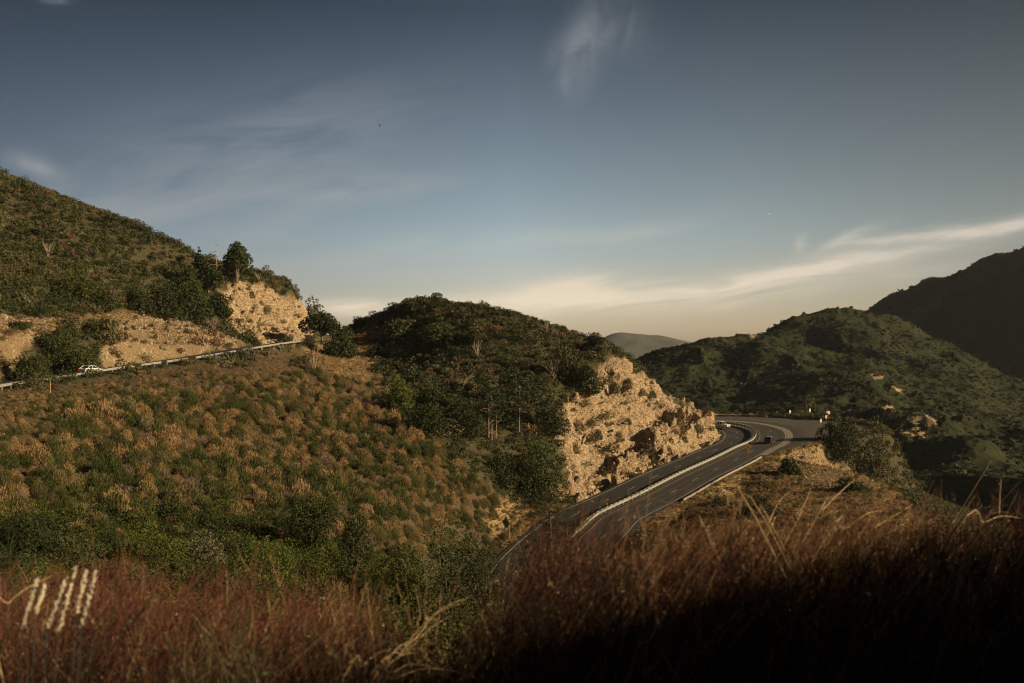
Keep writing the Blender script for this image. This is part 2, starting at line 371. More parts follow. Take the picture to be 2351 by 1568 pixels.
M_FAR = hill_mat('far_mountain', (.05,.054,.047), (.085,.088,.072), (.3,.24,.17))

# ------------------------------------------------------------------ main ground sheet
def polar(az0, az1, na, r0, r1, nr, oy=0.0):
    az = np.radians(np.linspace(az0, az1, na)); r = r0*(r1/r0)**np.linspace(0, 1, nr)
    A, Rr = np.meshgrid(az, r); X = Rr*np.sin(A); Y = Rr*np.cos(A)+oy
    i = np.arange(na-1)[None, :]+np.arange(nr-1)[:, None]*na
    f = np.stack([i, i+1, i+na+1, i+na], -1).reshape(-1, 4)
    return X.ravel(), Y.ravel(), f
def tworld(na=1150, nr=820):
    az = np.radians(np.r_[np.linspace(-80, -33, 90)[:-1], np.linspace(-33, 33, na), np.linspace(33, 80, 90)[1:]]); na2 = len(az)
    r = np.r_[4*(60/4)**np.linspace(0, 1, 110)[:-1], np.r_[60*(440/60)**np.linspace(0, 1, nr)]]
    A, Rr = np.meshgrid(az, r); X = (Rr*np.sin(A)).ravel(); Y = (Rr*np.cos(A)-3).ravel(); nrr = len(r)
    i = np.arange(na2-1)[None, :]+np.arange(nrr-1)[:, None]*na2
    return X, Y, np.stack([i, i+1, i+na2+1, i+na2], -1).reshape(-1, 4), na2, nrr
X, Y, f, NA, NR = tworld()
Z = height(X, Y)
u, v = proj(X, Y, Z)
frame = (X > -200)
a_rock = zone(Z_ROCK, u, v, 16)*frame*1.0; a_dirt = zone(Z_DIRT, u, v, 22)*frame*1.0; a_grass = zone(Z_GRASS, u, v, 26)*frame*1.0; a_scrub = zone([Z_SCRUB], u, v, 12)*frame*1.0
far = np.hypot(X, Y) < 75
for a in (a_rock, a_dirt, a_grass, a_scrub): a[far] = 0
a_scrub[far & (Y > 0)] = .6
# steep cut beside the highway is rock as well
mk = (Y > 203) & (Y < 300) & (X > -5) & (X < 75)
ii, oo, dd = road_query(hwc, hwn, X[mk], Y[mk]); rr_ = a_rock[mk]; rr_[(oo < -9.4) & (oo > -14.5) & (dd < 15)] = 1; a_rock[mk] = rr_
def blur(a):
    g = a.reshape(NR, NA).copy()
    for _ in range(2):
        g[1:-1] = (g[:-2]+2*g[1:-1]+g[2:])/4; g[:, 1:-1] = (g[:, :-2]+2*g[:, 1:-1]+g[:, 2:])/4
    return g.ravel()
rk = blur(a_rock)
def on_road(X, Y, m=0.4):
    r = np.zeros(len(X), bool)
    k = (Y > 60) & (X > -30) & (X < 150) & (Y < 360); i, o, d = road_query(hwc, hwn, X[k], Y[k]); r[k] = (o > IN-m) & (o < hW[i]+m) & (d <= np.abs(o)+2)
    k = (X < -8) & (Y > 85) & (Y < 390); i, o, d = road_query(lrc, lrn, X[k], Y[k]); r[k] |= d < 4.6+m
    return r
onr = on_road(X, Y)
rk2 = rk*(~onr)
# fractured rock: blocky displacement along the slope normal, plus erosion ribs
Zg = Z.reshape(NR, NA); Xg = X.reshape(NR, NA); Yg = Y.reshape(NR, NA)
du = np.stack([np.gradient(g, axis=1) for g in (Xg, Yg, Zg)], -1); dv = np.stack([np.gradient(g, axis=0) for g in (Xg, Yg, Zg)], -1)
N = np.cross(du, dv); N /= np.linalg.norm(N, axis=-1)[..., None]; N = N.reshape(-1, 3); N[N[:, 2] < 0] *= -1
m = rk2 > .02; xm, ym, zm = X[m], Y[m], Z[m]
def hsh(i, j, k, q): return _P[(i*7+q*13) & 63, (j*5+q*29+i) & 63, (k*3+q*7+j) & 63]
def facets(x, y, z, s):
    """fractured blocks: every cell gets its own height and tilt"""
    w = 1.2*(vnoise(x*s*.7, y*s*.7, z*s*.7)-.5); x, y, z = x*s+w, y*s*.8-w, z*s*1.15+w
    xi, yi, zi = [np.floor(q).astype(int) for q in (x, y, z)]; best = np.full(len(x), 9.); h = np.zeros(len(x)); second = np.full(len(x), 9.)
    for a in (-1, 0, 1):
        for b in (-1, 0, 1):
            for c in (-1, 0, 1):
                i, j, k = xi+a, yi+b, zi+c; px_, py_, pz_ = i+hsh(i, j, k, 0), j+hsh(i, j, k, 1), k+hsh(i, j, k, 2)
                dx, dy, dz = x-px_, y-py_, z-pz_; d = dx*dx+dy*dy+dz*dz; hv = hsh(i, j, k, 3)-.5+dx*(hsh(i, j, k, 4)-.5)*1.2+dz*(hsh(i, j, k, 5)-.5)*1.2
                nb = d < best; second = np.where(nb, best, np.minimum(second, d)); h = np.where(nb, hv, h); best = np.where(nb, d, best)
    return h-.35*np.exp(-(np.sqrt(second)-np.sqrt(best))*9)
h = 2.2*(fbm(xm/6, ym/6, zm/8, 2)-.5)*2+1.7*facets(xm, ym, zm, .28)+.85*facets(xm+9, ym, zm+4, .62)+.32*facets(xm, ym+5, zm, 1.35)
gul = fbm(xm/4.5, ym/4.5, zm/14, 2); h -= 1.2*sstep(.58, .72, gul)
dsp = np.zeros(len(X)); dsp[m] = h*rk2[m]
P3 = np.stack([X, Y, Z], 1)+N*dsp[:, None]
low = (a_scrub+a_grass+a_dirt > .3) & ~onr; P3[low, 2] += (vnoise(X[low]*1.5, Y[low]*1.5)-.5)*.35
me = mkmesh('ground', P3, f, M_GROUND, dict(rock=rk, dirt=blur(a_dirt), grass=blur(a_grass), scrub=blur(a_scrub)), smooth=False)
tag(mkobj('ground', me), kind='structure')
a = math.radians(0)
# wide valley floor reaching to the horizon
g = 4600; me = mkmesh('valley_floor', [(-700,-60,-95),(g,-60,-95),(g,g,-95),(-700,g,-95)], [(0,1,2,3)], M_HILL); tag(mkobj('valley_floor', me), kind='structure')
# slope behind the camera
hb = [(-200,-400),(200,-400)]
# ------------------------------------------------------------------ pavement
def ribbon(c, n, lo, hi, zoff, name, mat, sub, bank=None, s0=0, s1=None, kind='structure', dash=None):
    s1 = len(c)-1 if s1 is None else s1; vs = []; fs = []; off = []
    lo = np.broadcast_to(lo, len(c)) if not hasattr(lo, '__len__') else lo; hi = np.broadcast_to(hi, len(c)) if not hasattr(hi, '__len__') else hi
    k = 0; segs = []
    if dash is None: segs = [np.arange(s0, s1+.01, 1.0)]
    else:
        p = s0
        while p+dash[0] < s1: segs.append(np.linspace(p, p+dash[0], 4)); p += dash[1]
    idx = np.arange(len(c))
    for sg in segs:
        b = len(vs)
        for s in sg:
            x = [np.interp(s, idx, c[:, q]) for q in range(3)]; nn = [np.interp(s, idx, n[:, q]) for q in range(2)]
            bk = np.interp(s, idx, bank) if bank is not None else 0; l = np.interp(s, idx, lo); hh = np.interp(s, idx, hi)
            for q in range(sub+1):
                o = l+(hh-l)*q/sub; vs.append((x[0]+nn[0]*o, x[1]+nn[1]*o, x[2]+bk*np.clip(o, -9, 12)+zoff)); off.append(o)
        for i in range(len(sg)-1):
            for q in range(sub):
                a0 = b+i*(sub+1)+q; fs.append((a0, a0+1, a0+sub+2, a0+sub+1))
    me = mkmesh(name, vs, np.array(fs), mat, dict(off=off)); o = mkobj(name, me); tag(o, kind=kind); return o
ribbon(hwc, hwn, IN, 9.0, 0, 'highway', M_ASPH, 18, hbank)
ribbon(hwc, hwn, 9.0, hW, -.01, 'lay_by', M_LAY, 14, hbank, s0=iB-20)
gut0, gut1 = iB-14, iE
ribbon(hwc, hwn, 8.2, 9.9, .012, 'gutter_strip', M_CONC, 2, hbank, s0=iB-8, s1=iF+2)
for o_, w, mt, dash, nm in [(-8.1,.16,M_WHITE,None,'edge_line'),(8.0,.16,M_WHITE,None,'edge_line'),(-4.6,.14,M_WHITE,(3.4,12.5),'lane_dashes'),(4.6,.14,M_WHITE,(3.4,12.5),'lane_dashes'),
                        (-1.25,.13,M_YEL,None,'centre_line'),(1.25,.13,M_YEL,None,'centre_line')]:
    ribbon(hwc, hwn, o_-w/2, o_+w/2, .022, nm, mt, 1, hbank, s0=2, dash=dash)
ribbon(lrc, lrn, -3.8, 3.8, 0, 'mountain_road', M_ASPH, 4)
ribbon(lrc, lrn, 3.3, 3.45, .012, 'edge_line', M_WHITE, 1)

# ------------------------------------------------------------------ hills beyond
def hill(name, pts, ext, na, nr, mat, c, amp, sc, bare=None, cell=0):
    fn = rbf(pts, c); X, Y, f = polar(*ext[:2], na, ext[2], ext[3], nr)
    def H(X, Y):
        rg = 1-np.abs(2*fbm(X/sc, Y/sc, 2, 4)-1)
        return fn(X, Y)+amp*((rg-.75)*1.6+(fbm(X/(sc*.25), Y/(sc*.25), 5, 3)-.5)*.45)
    Z = H(X, Y)
    if cell: Z = Z+cell*(vnoise(X/3.5, Y/3.5)+.5*vnoise(X/1.6, Y/1.6))
    u, v = proj(X, Y, Z); b = np.zeros(len(X))
    if bare: b = zone(bare, u, v, 10)*1.0
    tag(mkobj(name, mkmesh(name, np.stack([X, Y, Z], 1), f, mat, dict(bare=b), smooth=True)), kind='structure')
    return H
Q = [pp(*p) for p in [(1380,870,600),(1480,832,620),(1560,807,640),(1640,782,660),(1720,759,680),(1760,764,690),(1800,759,700),(1850,744,710),(1900,734,720),(1930,736,726),(1960,746,740),(2010,742,760),(2060,764,770),(2120,784,750),(2200,825,715),(2270,862,680),(2351,895,650),(2480,950,610),
     (1700,790,640),(1830,823,590),(1900,852,560),(2000,882,520),(2110,910,495),(2230,962,460),(2351,1022,420),(2480,1080,390),
     (1900,800,660),(2000,825,640),(2100,858,620),(2200,905,580),(2300,962,540),(2400,1015,500),
     (1400,930,560),(1500,900,560),(1600,930,540),(1700,950,520),(1800,930,500),(1900,950,460),(2000,1000,415),(2100,1050,375),(2200,1100,345),(2351,1150,310),(2500,1180,290),
     (1500,1050,450),(1700,1050,430),(1900,1120,380),(2100,1210,300),(2351,1320,235)]]
Q += [(x*1.18, y*1.22, z-70) for x, y, z in Q[:18]]
H_MID = hill('chaparral_ridge', Q, (2, 36, 260, 980), 640, 520, M_HILL, 12, 15, 95,
     [[(2000,855),(2025,862),(2030,872),(2005,870)],[(2040,880),(2060,890),(2080,905),(2060,900)],[(2025,935),(2050,930),(2060,960),(2030,955)],[(2075,955),(2140,955),(2150,975),(2100,975)],[(1860,740),(1900,745),(1880,758)],[(1700,760),(1740,765),(1730,775)],[(2060,990),(2110,980),(2130,1010)]], cell=1.2)
Q2 = [pp(*p) for p in [(1850,840,1350),(1950,775,1330),(2005,742,1300),(2060,704,1265),(2100,682,1240),(2130,664,1215),(2200,634,1155),(2240,622,1120),(2280,604,1080),(2351,584,1020),(2450,550,960),(2600,520,900),
      (2005,800,1150),(2100,800,1090),(2200,740,1060),(2351,700,900),(2550,680,800),(2100,870,1000),(2250,880,900),(2351,900,830),(2550,930,740)]]
Q2 += [(x*1.12, y*1.15, z-110) for x, y, z in Q2[:12]]
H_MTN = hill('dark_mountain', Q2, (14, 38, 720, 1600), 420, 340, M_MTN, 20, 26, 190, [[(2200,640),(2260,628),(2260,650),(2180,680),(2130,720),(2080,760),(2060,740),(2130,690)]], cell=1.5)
Q3 = [pp(*p) for p in [(1250,850,3500),(1300,828,3500),(1360,795,3480),(1390,778,3460),(1410,769,3450),(1440,771,3450),(1490,779,3450),(1530,783,3460),(1590,798,3480),(1650,820,3500),(1750,850,3500),
      (1400,830,3100),(1500,840,3050),(1600,845,3100),(1300,860,3100),(1450,880,2700)]]+[(100,4100,-60),(500,4100,-60),(900,4100,-60)]
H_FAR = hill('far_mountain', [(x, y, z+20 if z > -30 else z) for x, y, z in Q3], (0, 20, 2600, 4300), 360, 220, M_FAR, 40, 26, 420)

# ------------------------------------------------------------------ sky, sun, air, camera
W = bpy.data.worlds.new('World'); S.world = W; W.use_nodes = True; W.cycles.sampling_method = 'MANUAL'; W.cycles.sample_map_resolution = 256
t = NT.__new__(NT); t.t = W.node_tree; t.n = t.t.nodes; t.l = t.t.links; t.n.clear()
sky = t.n.new('ShaderNodeTexSky'); sky.sky_type = 'NISHITA'; sky.sun_disc = False; sky.sun_elevation = SUN_EL; sky.sun_rotation = math.pi/2-SUN_AZ
sky.altitude = 1300; sky.air_density = 1.0; sky.dust_density = 2.0; sky.ozone_density = 1.0
D = t.n.new('ShaderNodeTexCoord').outputs['Generated']; sp = t.n.new('ShaderNodeSeparateXYZ'); t.put(sp.inputs[0], D)
yy = t.math('MAXIMUM', sp.outputs[1], .02); az = t.math('DIVIDE', sp.outputs[0], yy); el = t.math('DIVIDE', sp.outputs[2], yy)
grade = t.ramp(t.rng(sp.outputs[2], -.02, .55), SKYRAMP)
base = t.mix(1.0, sky.outputs[0], grade, 'MULTIPLY')
base = t.mix(1.0, base, t.ramp(t.rng(sp.outputs[0], -.6, .6), SIDERAMP), 'MULTIPLY')
def px(x): return (x-CX)/F
def blob(x, y, w, h, rot, pw=1.0):      # soft patch of cloud in a direction of the sky
    c, s_ = math.cos(rot), math.sin(rot); dx = t.math('SUBTRACT', azw, px(x)); dy = t.math('SUBTRACT', elw, (CY-y)/F)
    p = t.math('DIVIDE', t.math('ADD', t.math('MULTIPLY', dx, c), t.math('MULTIPLY', dy, s_)), w/F)
    q = t.math('DIVIDE', t.math('SUBTRACT', t.math('MULTIPLY', dy, c), t.math('MULTIPLY', dx, s_)), h/F)
    r2 = t.math('ADD', t.math('MULTIPLY', p, p), t.math('MULTIPLY', q, q))
    return t.math('MULTIPLY', t.math('EXPONENT', t.math('MULTIPLY', r2, -1)), pw)
cv = t.n.new('ShaderNodeCombineXYZ'); t.put(cv.inputs[0], az); t.put(cv.inputs[1], el)
wn = t.n.new('ShaderNodeTexNoise'); t.put(wn.inputs['Vector'], cv.outputs[0]); wn.inputs['Scale'].default_value = 5; wn.inputs['Detail'].default_value = 6
ws = t.n.new('ShaderNodeSeparateColor'); t.put(ws.inputs[0], wn.outputs[1])
azw = t.math('ADD', az, t.math('MULTIPLY', t.math('SUBTRACT', ws.outputs[0], .5), .085)); elw = t.math('ADD', el, t.math('MULTIPLY', t.math('SUBTRACT', ws.outputs[1], .5), .034))
def fib(rot, sx, sy, sc, lo, hi, seed):
    mp = t.n.new('ShaderNodeMapping'); mp.vector_type = 'TEXTURE'; t.put(mp.inputs[0], cv.outputs[0]); mp.inputs['Rotation'].default_value = (0, 0, rot); mp.inputs['Scale'].default_value = (sx, sy, 1); mp.inputs['Location'].default_value = (seed, seed, 0)
    return t.rng(t.noise(mp.outputs[0], sc, 8, .6, 1.0), lo, hi)
def addup(l):
    r = l[0]
    for q in l[1:]: r = t.math('ADD', r, q)
    return r
c1 = t.math('MULTIPLY', addup([blob(1335,120,40,85,R(-15),1.0), blob(1410,50,70,75,R(20),.6), blob(1308,190,12,35,0,.45), blob(160,5,35,9,R(-8),.6), blob(70,385,45,16,R(-15),.9), blob(20,365,60,24,0,.3)]), fib(R(60), 1, .45, 9, .25, .75, 1.3))
c2 = t.math('MULTIPLY', addup([blob(1700,640,260,22,R(7.5),1.0), blob(1960,602,220,16,R(11),.9), blob(2080,545,150,15,R(10),1.1), blob(2290,512,110,17,R(12),1.1), blob(1950,548,60,12,R(25),.8), blob(1840,562,12,18,R(-20),.6), blob(1560,655,90,14,R(-3),.7), blob(1800,665,330,26,R(8),.5),
     blob(1290,665,160,34,R(5),.95), blob(1120,705,170,26,R(6),.85), blob(1410,690,160,30,R(4),.6), blob(820,705,90,20,R(3),.8), blob(1000,690,100,14,R(8),.5)]), t.math('MULTIPLY', fib(R(8), 1, .13, 6, .25, .6, 4.1), fib(R(14), 1, .35, 3.2, .12, .48, 2.2)))
c3 = t.math('MULTIPLY', addup([blob(560,380,360,140,R(8),.55), blob(700,300,280,80,R(15),.35), blob(880,440,160,22,R(10),.5), blob(1150,545,300,30,R(6),.4), blob(250,480,250,60,R(-5),.3), blob(1480,520,200,20,R(10),.35)]), fib(R(10), 1, .22, 5, .32, .66, 7.7))
cl = t.mix(t.rng(el, 0, .2), CLOUDLO, CLOUDHI)
f12 = t.math('MINIMUM', t.math('ADD', t.math('MULTIPLY', c1, .6), t.math('ADD', t.math('MULTIPLY', c2, .95), t.math('MULTIPLY', c3, .6))), .9)
fin = t.mix(f12, base, cl)
bg = t.n.new('ShaderNodeBackground'); t.put(bg.inputs[0], fin); bg.inputs[1].default_value = SKYSTR
ow = t.n.new('ShaderNodeOutputWorld'); t.l.new(bg.outputs[0], ow.inputs[0])
sun = bpy.data.lights.new('sun', 'SUN'); sun.energy = SUNSTR; sun.angle = R(.5); sun.color = (1, .76, .47); so = bpy.data.objects.new('sun', sun); COL.objects.link(so)
sd = Vector((math.cos(SUN_EL)*math.cos(SUN_AZ), math.cos(SUN_EL)*math.sin(SUN_AZ), math.sin(SUN_EL))); so.rotation_euler = sd.to_track_quat('Z', 'Y').to_euler()
b = MB(); b.box((1900, 2150, 100), (5300, 4500, 420))
mh, t2 = new('haze'); pv = t2.n.new('ShaderNodeVolumePrincipled'); pv.inputs['Color'].default_value = (.72,.8,.88,1); pv.inputs['Density'].default_value = HAZE; pv.inputs['Anisotropy'].default_value = .2
oo_ = t2.n.new('ShaderNodeOutputMaterial'); t2.l.new(pv.outputs[0], oo_.inputs['Volume']); tag(b.build('haze', mh), kind='stuff')
cam = bpy.data.cameras.new('camera'); cam.lens = 35; cam.sensor_width = 36; cam.clip_end = 20000; cam.clip_start = .05
cam.dof.use_dof = True; cam.dof.focus_distance = 200; cam.dof.aperture_fstop = 3.5
co = bpy.data.objects.new('camera', cam); COL.objects.link(co); co.location = (0, 0, EYE); co.rotation_euler = (R(90), 0, 0); S.camera = co
S.view_settings.view_transform = 'Standard'; S.view_settings.look = 'None'; S.view_settings.exposure = EXPO; S.view_settings.gamma = 1
S.cycles.filter_width = 1.15; S.cycles.use_denoising = True; S.cycles.volume_bounces = 0; S.cycles.max_bounces = 5; S.cycles.transparent_max_bounces = 4
# ------------------------------------------------------------------ plant materials
L_BROOM = leafmat('broom_green', (0.0224,0.036,0.0088), (0.08,0.092,0.0256), .3, dry=(.17,.12,.055))
L_STRAW = leafmat('broom_straw', (.12,.075,.033), (.36,.245,.115), .3, dry=(.22,.14,.075))
L_OLIVE = leafmat('broom_olive', (0.03825,0.0425,0.0153), (0.119,0.1062,0.03825), .3, dry=(.19,.14,.065))
L_GREY = leafmat('twiggy_grey', (0.0975,0.075,0.0525), (0.225,0.18,0.1275), .2)
L_RUST = leafmat('rusty_buckwheat', (0.06,0.032,0.0176), (0.152,0.084,0.044), .2, dry=(.16,.1,.05))
L_OAK = leafmat('oak_leaf', (0.0136,0.0204,0.0068), (0.04675,0.0578,0.017), .2)
L_CHAP = leafmat('chaparral_leaf', (.024,.03,.010), (.088,.090,.034), .2, dry=(.10,.08,.038))
L_BRIGHT = leafmat('bright_leaf', (.022,.033,.007), (.078,.092,.018), .3)
L_SAGE = leafmat('sage_leaf', (0.04,0.044,0.024), (0.12,0.12,0.068), .2)
L_NEEDLE = leafmat('conifer_needle', (0.0102,0.017,0.0068), (0.0323,0.0442,0.0153), .15)
L_GRASS = leafmat('dry_grass', (0.126,0.077,0.035), (0.322,0.231,0.112), .3)
L_FGRED = leafmat('red_brush', (.022,.008,.007), (.25,.082,.062), .3, dry=(.17,.10,.05))
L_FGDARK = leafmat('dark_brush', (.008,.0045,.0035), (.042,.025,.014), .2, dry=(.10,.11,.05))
L_FGTAN = leafmat('tan_brush', (.16,.09,.04), (.60,.42,.22), .3)
L_DIST = leafmat('distant_shrub', (0.0105,0.01425,0.006), (0.0285,0.03225,0.0135), .15, dry=(.055,.05,.024))
L_DISTD = leafmat('mountain_shrub', (0.0049,0.0056,0.0035), (0.0126,0.0126,0.0077), .1)
M_BARK = plain('bark', (.11,.08,.055), .9, sc=4); M_DEAD = plain('dead_wood', (.24,.19,.135), .9, sc=5); M_STALK = plain('dry_stalk', (.36,.25,.13), .8, sc=5)
M_GALV = plain('galvanised_steel', (.19,.19,.165), .6, .1, .5, .12, 1.5); M_GALVD = plain('weathered_steel', (.20,.18,.15), .7, .1, .4, .3, 2)
M_POST = plain('brown_wood_post', (.22,.085,.045), .85, sc=8); M_PANEL = plain('white_panel', (.42,.4,.33), .5, sc=3, var=.08)
M_SIGNBACK = plain('sign_back', (.12,.115,.10), .6, sc=3); M_SIGNYEL = plain('sign_yellow', (.30,.15,.02), .5, sc=3, var=.1); M_BLACK = plain('black_paint', (.015,.015,.015), .5)
M_GREEN = plain('green_panel', (.16,.27,.18), .5); M_ROCKS = plain('loose_stone', (.26,.2,.13), .9, sc=.8, var=.35)
M_CWHITE = plain('car_white', (.5,.5,.48), .25, spec=.6, var=.03); M_CBLACK = plain('car_black', (.015,.016,.018), .2, spec=.7, var=.1); M_GLASS = plain('car_glass', (.02,.025,.03), .08, spec=.9, var=.1)
M_TYRE = plain('tyre', (.02,.02,.02), .9); M_RIM = plain('rim', (.45,.45,.45), .35, .8); M_LAMP = plain('lamp_lens', (.8,.78,.7), .2, spec=.8, var=.05); M_RED = plain('tail_lens', (.5,.02,.02), .3); M_CHROME = plain('chrome', (.7,.7,.7), .2, .9)
M_TRIM = plain('dark_trim', (.03,.03,.03), .6); M_BIRD = plain('bird_feather', (.07,.06,.055), .8); M_BIRDW = plain('pale_feather', (.75,.7,.62), .8)

# ------------------------------------------------------------------ plant templates (unit size)
def rdir(n, r): v = r.normal(size=(n, 3)); return v/np.linalg.norm(v, axis=1)[:, None]
def leaves(n, lobes, leaf, seed, asp=.55, gap=.42, inner=.55, gs=2.2):
    """many small leaf faces spread through the lobes; gaps where the noise is low"""
    r = np.random.default_rng(seed); lobes = np.array(lobes, float); w = (lobes[:, 3]*lobes[:, 4]*lobes[:, 5])**.67; w /= w.sum()
    k = r.choice(len(lobes), n*3, p=w); d = rdir(n*3, r); rad = inner+(1-inner)*r.random(n*3)**.5
    p = lobes[k, :3]+d*lobes[k, 3:6]*rad[:, None]
    sc = np.mean(lobes[:, 3:6]); q = p/sc*gs
    nz = fbm(q[:, 0]+seed, q[:, 1], q[:, 2], 2); keep = np.nonzero(nz > gap)[0][:n]; p = p[keep]; d = d[keep]; nz = nz[keep]; n = len(p)
    nn = d*.6+rdir(n, r)+np.array([0, 0, .25]); nn /= np.linalg.norm(nn, axis=1)[:, None]
    a = np.cross(nn, rdir(n, r)); a /= np.linalg.norm(a, axis=1)[:, None]; b = np.cross(nn, a)
    s = leaf*(.6+.8*r.random(n))[:, None]; v = np.stack([p-a*s, p-b*s*asp, p+a*s, p+b*s*asp], 1).reshape(-1, 3)
    tone = np.repeat(np.clip(.15+.7*r.random(n)+(nz-.5)*1.2, 0, 1), 4)
    return v, np.arange(n*4).reshape(-1, 4), tone
def blades(n, seed, w=.035, up=.55, spread=1.0, flat=.8, base=.25, curl=.15, lo=.45):
    r = np.random.default_rng(seed); th = r.random(n)*2*np.pi; ph = np.arccos(1-r.random(n)*(1-math.cos(1.35*spread)))
    L = .75+.35*r.random(n); L = L*(.85+.3*vnoise(np.cos(th)*2+seed, np.sin(th)*2, ph*2))
    tip = np.stack([np.sin(ph)*np.cos(th)*L, np.sin(ph)*np.sin(th)*L, np.cos(ph)*L*flat+.05], 1)
    b = tip*(lo*r.random(n))[:, None]+np.stack([(r.random(n)-.5)*base, (r.random(n)-.5)*base, np.zeros(n)], 1)
    tip += (r.random((n, 3))-.5)*curl; side = np.cross(tip-b, rdir(n, r)); side /= np.linalg.norm(side, axis=1)[:, None]+1e-6
    mid = (b+tip)/2+np.array([0, 0, up*.1]); s = side*w
    v = np.stack([b-s*.4, mid-s, tip, mid+s], 1).reshape(-1, 3)
    tone = np.repeat(r.random(n), 4); tone[2::4] = np.clip(tone[2::4]+.25, 0, 1); return v, np.arange(n*4).reshape(-1, 4), tone
def broom(n, seed, w=.021, hgt=1.3, fray=.0):
    r = np.random.default_rng(seed); nl = 3; c = np.stack([r.uniform(-.22, .22, nl), r.uniform(-.22, .22, nl), np.zeros(nl)], 1); R_ = r.uniform(.5, .72, nl); hh = r.uniform(.75, 1.15, nl)*hgt
    k = r.integers(0, nl, n); d = rdir(n, r); d[:, 2] = np.abs(d[:, 2])*.9+.02; q = d*(.82+.3*r.random(n))[:, None]
    tip = c[k]+q*np.stack([R_[k], R_[k], hh[k]], 1); up = np.stack([d[:, 0]*.35, d[:, 1]*.35, np.full(n, .8)], 1)+r.normal(size=(n, 3))*(.16+fray)
    L = (.16+.2*r.random(n))[:, None]; b = tip-up*L; b[:, 2] = np.maximum(b[:, 2], -.05); side = np.cross(up, rdir(n, r)); side /= np.linalg.norm(side, axis=1)[:, None]+1e-6
    mid = (b+tip)/2; s = side*w; v = np.stack([b-s*.5, mid-s, tip, mid+s], 1).reshape(-1, 3); tone = np.repeat(r.random(n)*.8, 4); tone[2::4] += .2
    return v, np.arange(n*4).reshape(-1, 4), tone
def join(parts):
    V = []; Fc = []; T = []; b = 0
    for v, f, t_ in parts: V.append(v); Fc.append(f+b); T.append(t_); b += len(v)
    return np.concatenate(V), np.concatenate(Fc), np.concatenate(T)
def tmesh(name, tp, mat): return mkmesh(name, tp[0], tp[1], mat, dict(tone=tp[2], hue=np.zeros(len(tp[0]))))
def scatter(name, tmpls, mat, P, sc, seed=1, kind='stuff', sz=None, lean=0):
    """one object holding copies of the templates at the points"""
    r = np.random.default_rng(seed); k = r.integers(0, len(tmpls), len(P)); V = []; Fc = []; T = []; Hh = []; b = 0
    for i, tp in enumerate(tmpls):
        id_ = np.nonzero(k == i)[0]
        if not len(id_): continue
        a = r.random(len(id_))*2*np.pi; c, s = np.cos(a), np.sin(a); q = P[id_]; S_ = sc[id_]; zs = S_*(sz[id_] if sz is not None else 1)
        v = tp[0]; x = (v[None, :, 0]*c[:, None]-v[None, :, 1]*s[:, None])*S_[:, None]+q[:, 0, None]; y = (v[None, :, 0]*s[:, None]+v[None, :, 1]*c[:, None])*S_[:, None]+q[:, 1, None]
        z = v[None, :, 2]*zs[:, None]+q[:, 2, None]; V.append(np.stack([x, y, z], -1).reshape(-1, 3)); n = len(v)
        f = tp[1][None]+(np.arange(len(id_))*n)[:, None, None]; Fc.append(f.reshape(-1, tp[1].shape[1])+b); b += n*len(id_)
        T.append(np.tile(tp[2], len(id_))); Hh.append(np.repeat(r.random(len(id_)), n))
    me = mkmesh(name, np.concatenate(V), np.concatenate(Fc), mat, dict(tone=np.concatenate(T), hue=np.concatenate(Hh)))
    return tag(mkobj(name, me), kind=kind)
dome = lambda rx=1, rz=.8, z=.45: [(0,0,z,rx,rx,rz)]
def lumpy(seed, n=5, rz=.5):
    r = np.random.default_rng(seed); return [(r.uniform(-.45,.45), r.uniform(-.45,.45), r.uniform(.25,.6), r.uniform(.4,.65), r.uniform(.4,.65), r.uniform(.3,.5)*rz/.5) for _ in range(n)]
T_BROOM = [broom(850, s) for s in (1, 2, 3, 4)]; T_STRAW = [broom(620, s, .023, 1.25, .1) for s in (11, 12, 13)]
T_GREY = [broom(380, 21, .014, 1.1, .3), broom(380, 22, .014, 1.0, .3)]
T_SHRUB = [leaves(330, lumpy(s), .085, s, gap=.36) for s in (31, 32, 33, 34, 35)]
T_SMALL = [leaves(110, lumpy(s), .13, s, gap=.34) for s in (41, 42, 43)]
T_TINY = [leaves(34, lumpy(s, 3), .26, s, gap=.2, inner=.3, asp=.8) for s in (51, 52, 53)]
T_TUFT = [blades(26, s, w=.05, spread=.7, curl=.3, base=.5, lo=.1) for s in (61, 62)]

T_FINE = [leaves(1100, lumpy(s), .042, s, gap=.36) for s in (36, 37, 38)]
def visible(P, top=1.0):
    X, Y, Zz = P[:, 0], P[:, 1], P[:, 2]+top; ok = np.ones(len(P), bool)
    for k in np.linspace(.15, .97, 16):
        hh = height(X*k, Y*k, False); ok &= EYE+(Zz-EYE)*k > hh-.3
    return ok
def grid_pts(x0, x1, y0, y1, sp, seed):
    r = np.random.default_rng(seed); gx, gy = np.meshgrid(np.arange(x0, x1, sp), np.arange(y0, y1, sp)); gx = gx+(r.random(gx.shape)-.5)*sp*.95; gy = gy+(r.random(gy.shape)-.5)*sp*.95
    X, Y = gx.ravel(), gy.ravel(); m = (X/np.maximum(Y, 1) < .60) & (X/np.maximum(Y, 1) > -.86); X, Y = X[m], Y[m]
    Zp = height(X, Y); u, v = proj(X, Y, Zp); return np.stack([X, Y, Zp], 1), u, v, r
ALLP, AU, AV, r0 = grid_pts(-225, 40, 70, 345, 1.75, 5)
onr = on_road(ALLP[:, 0], ALLP[:, 1], 1.0)
inscrub = zone([Z_SCRUB], AU, AV, 30); inrock = zone(Z_ROCK, AU, AV, 8); indirt = zone(Z_DIRT, AU, AV, 16); ingrass = zone(Z_GRASS, AU, AV, 16)
vis = visible(ALLP)
scr = inscrub & ~onr & ~inrock & ~indirt & ~ingrass & vis & (ALLP[:, 1] < 300)
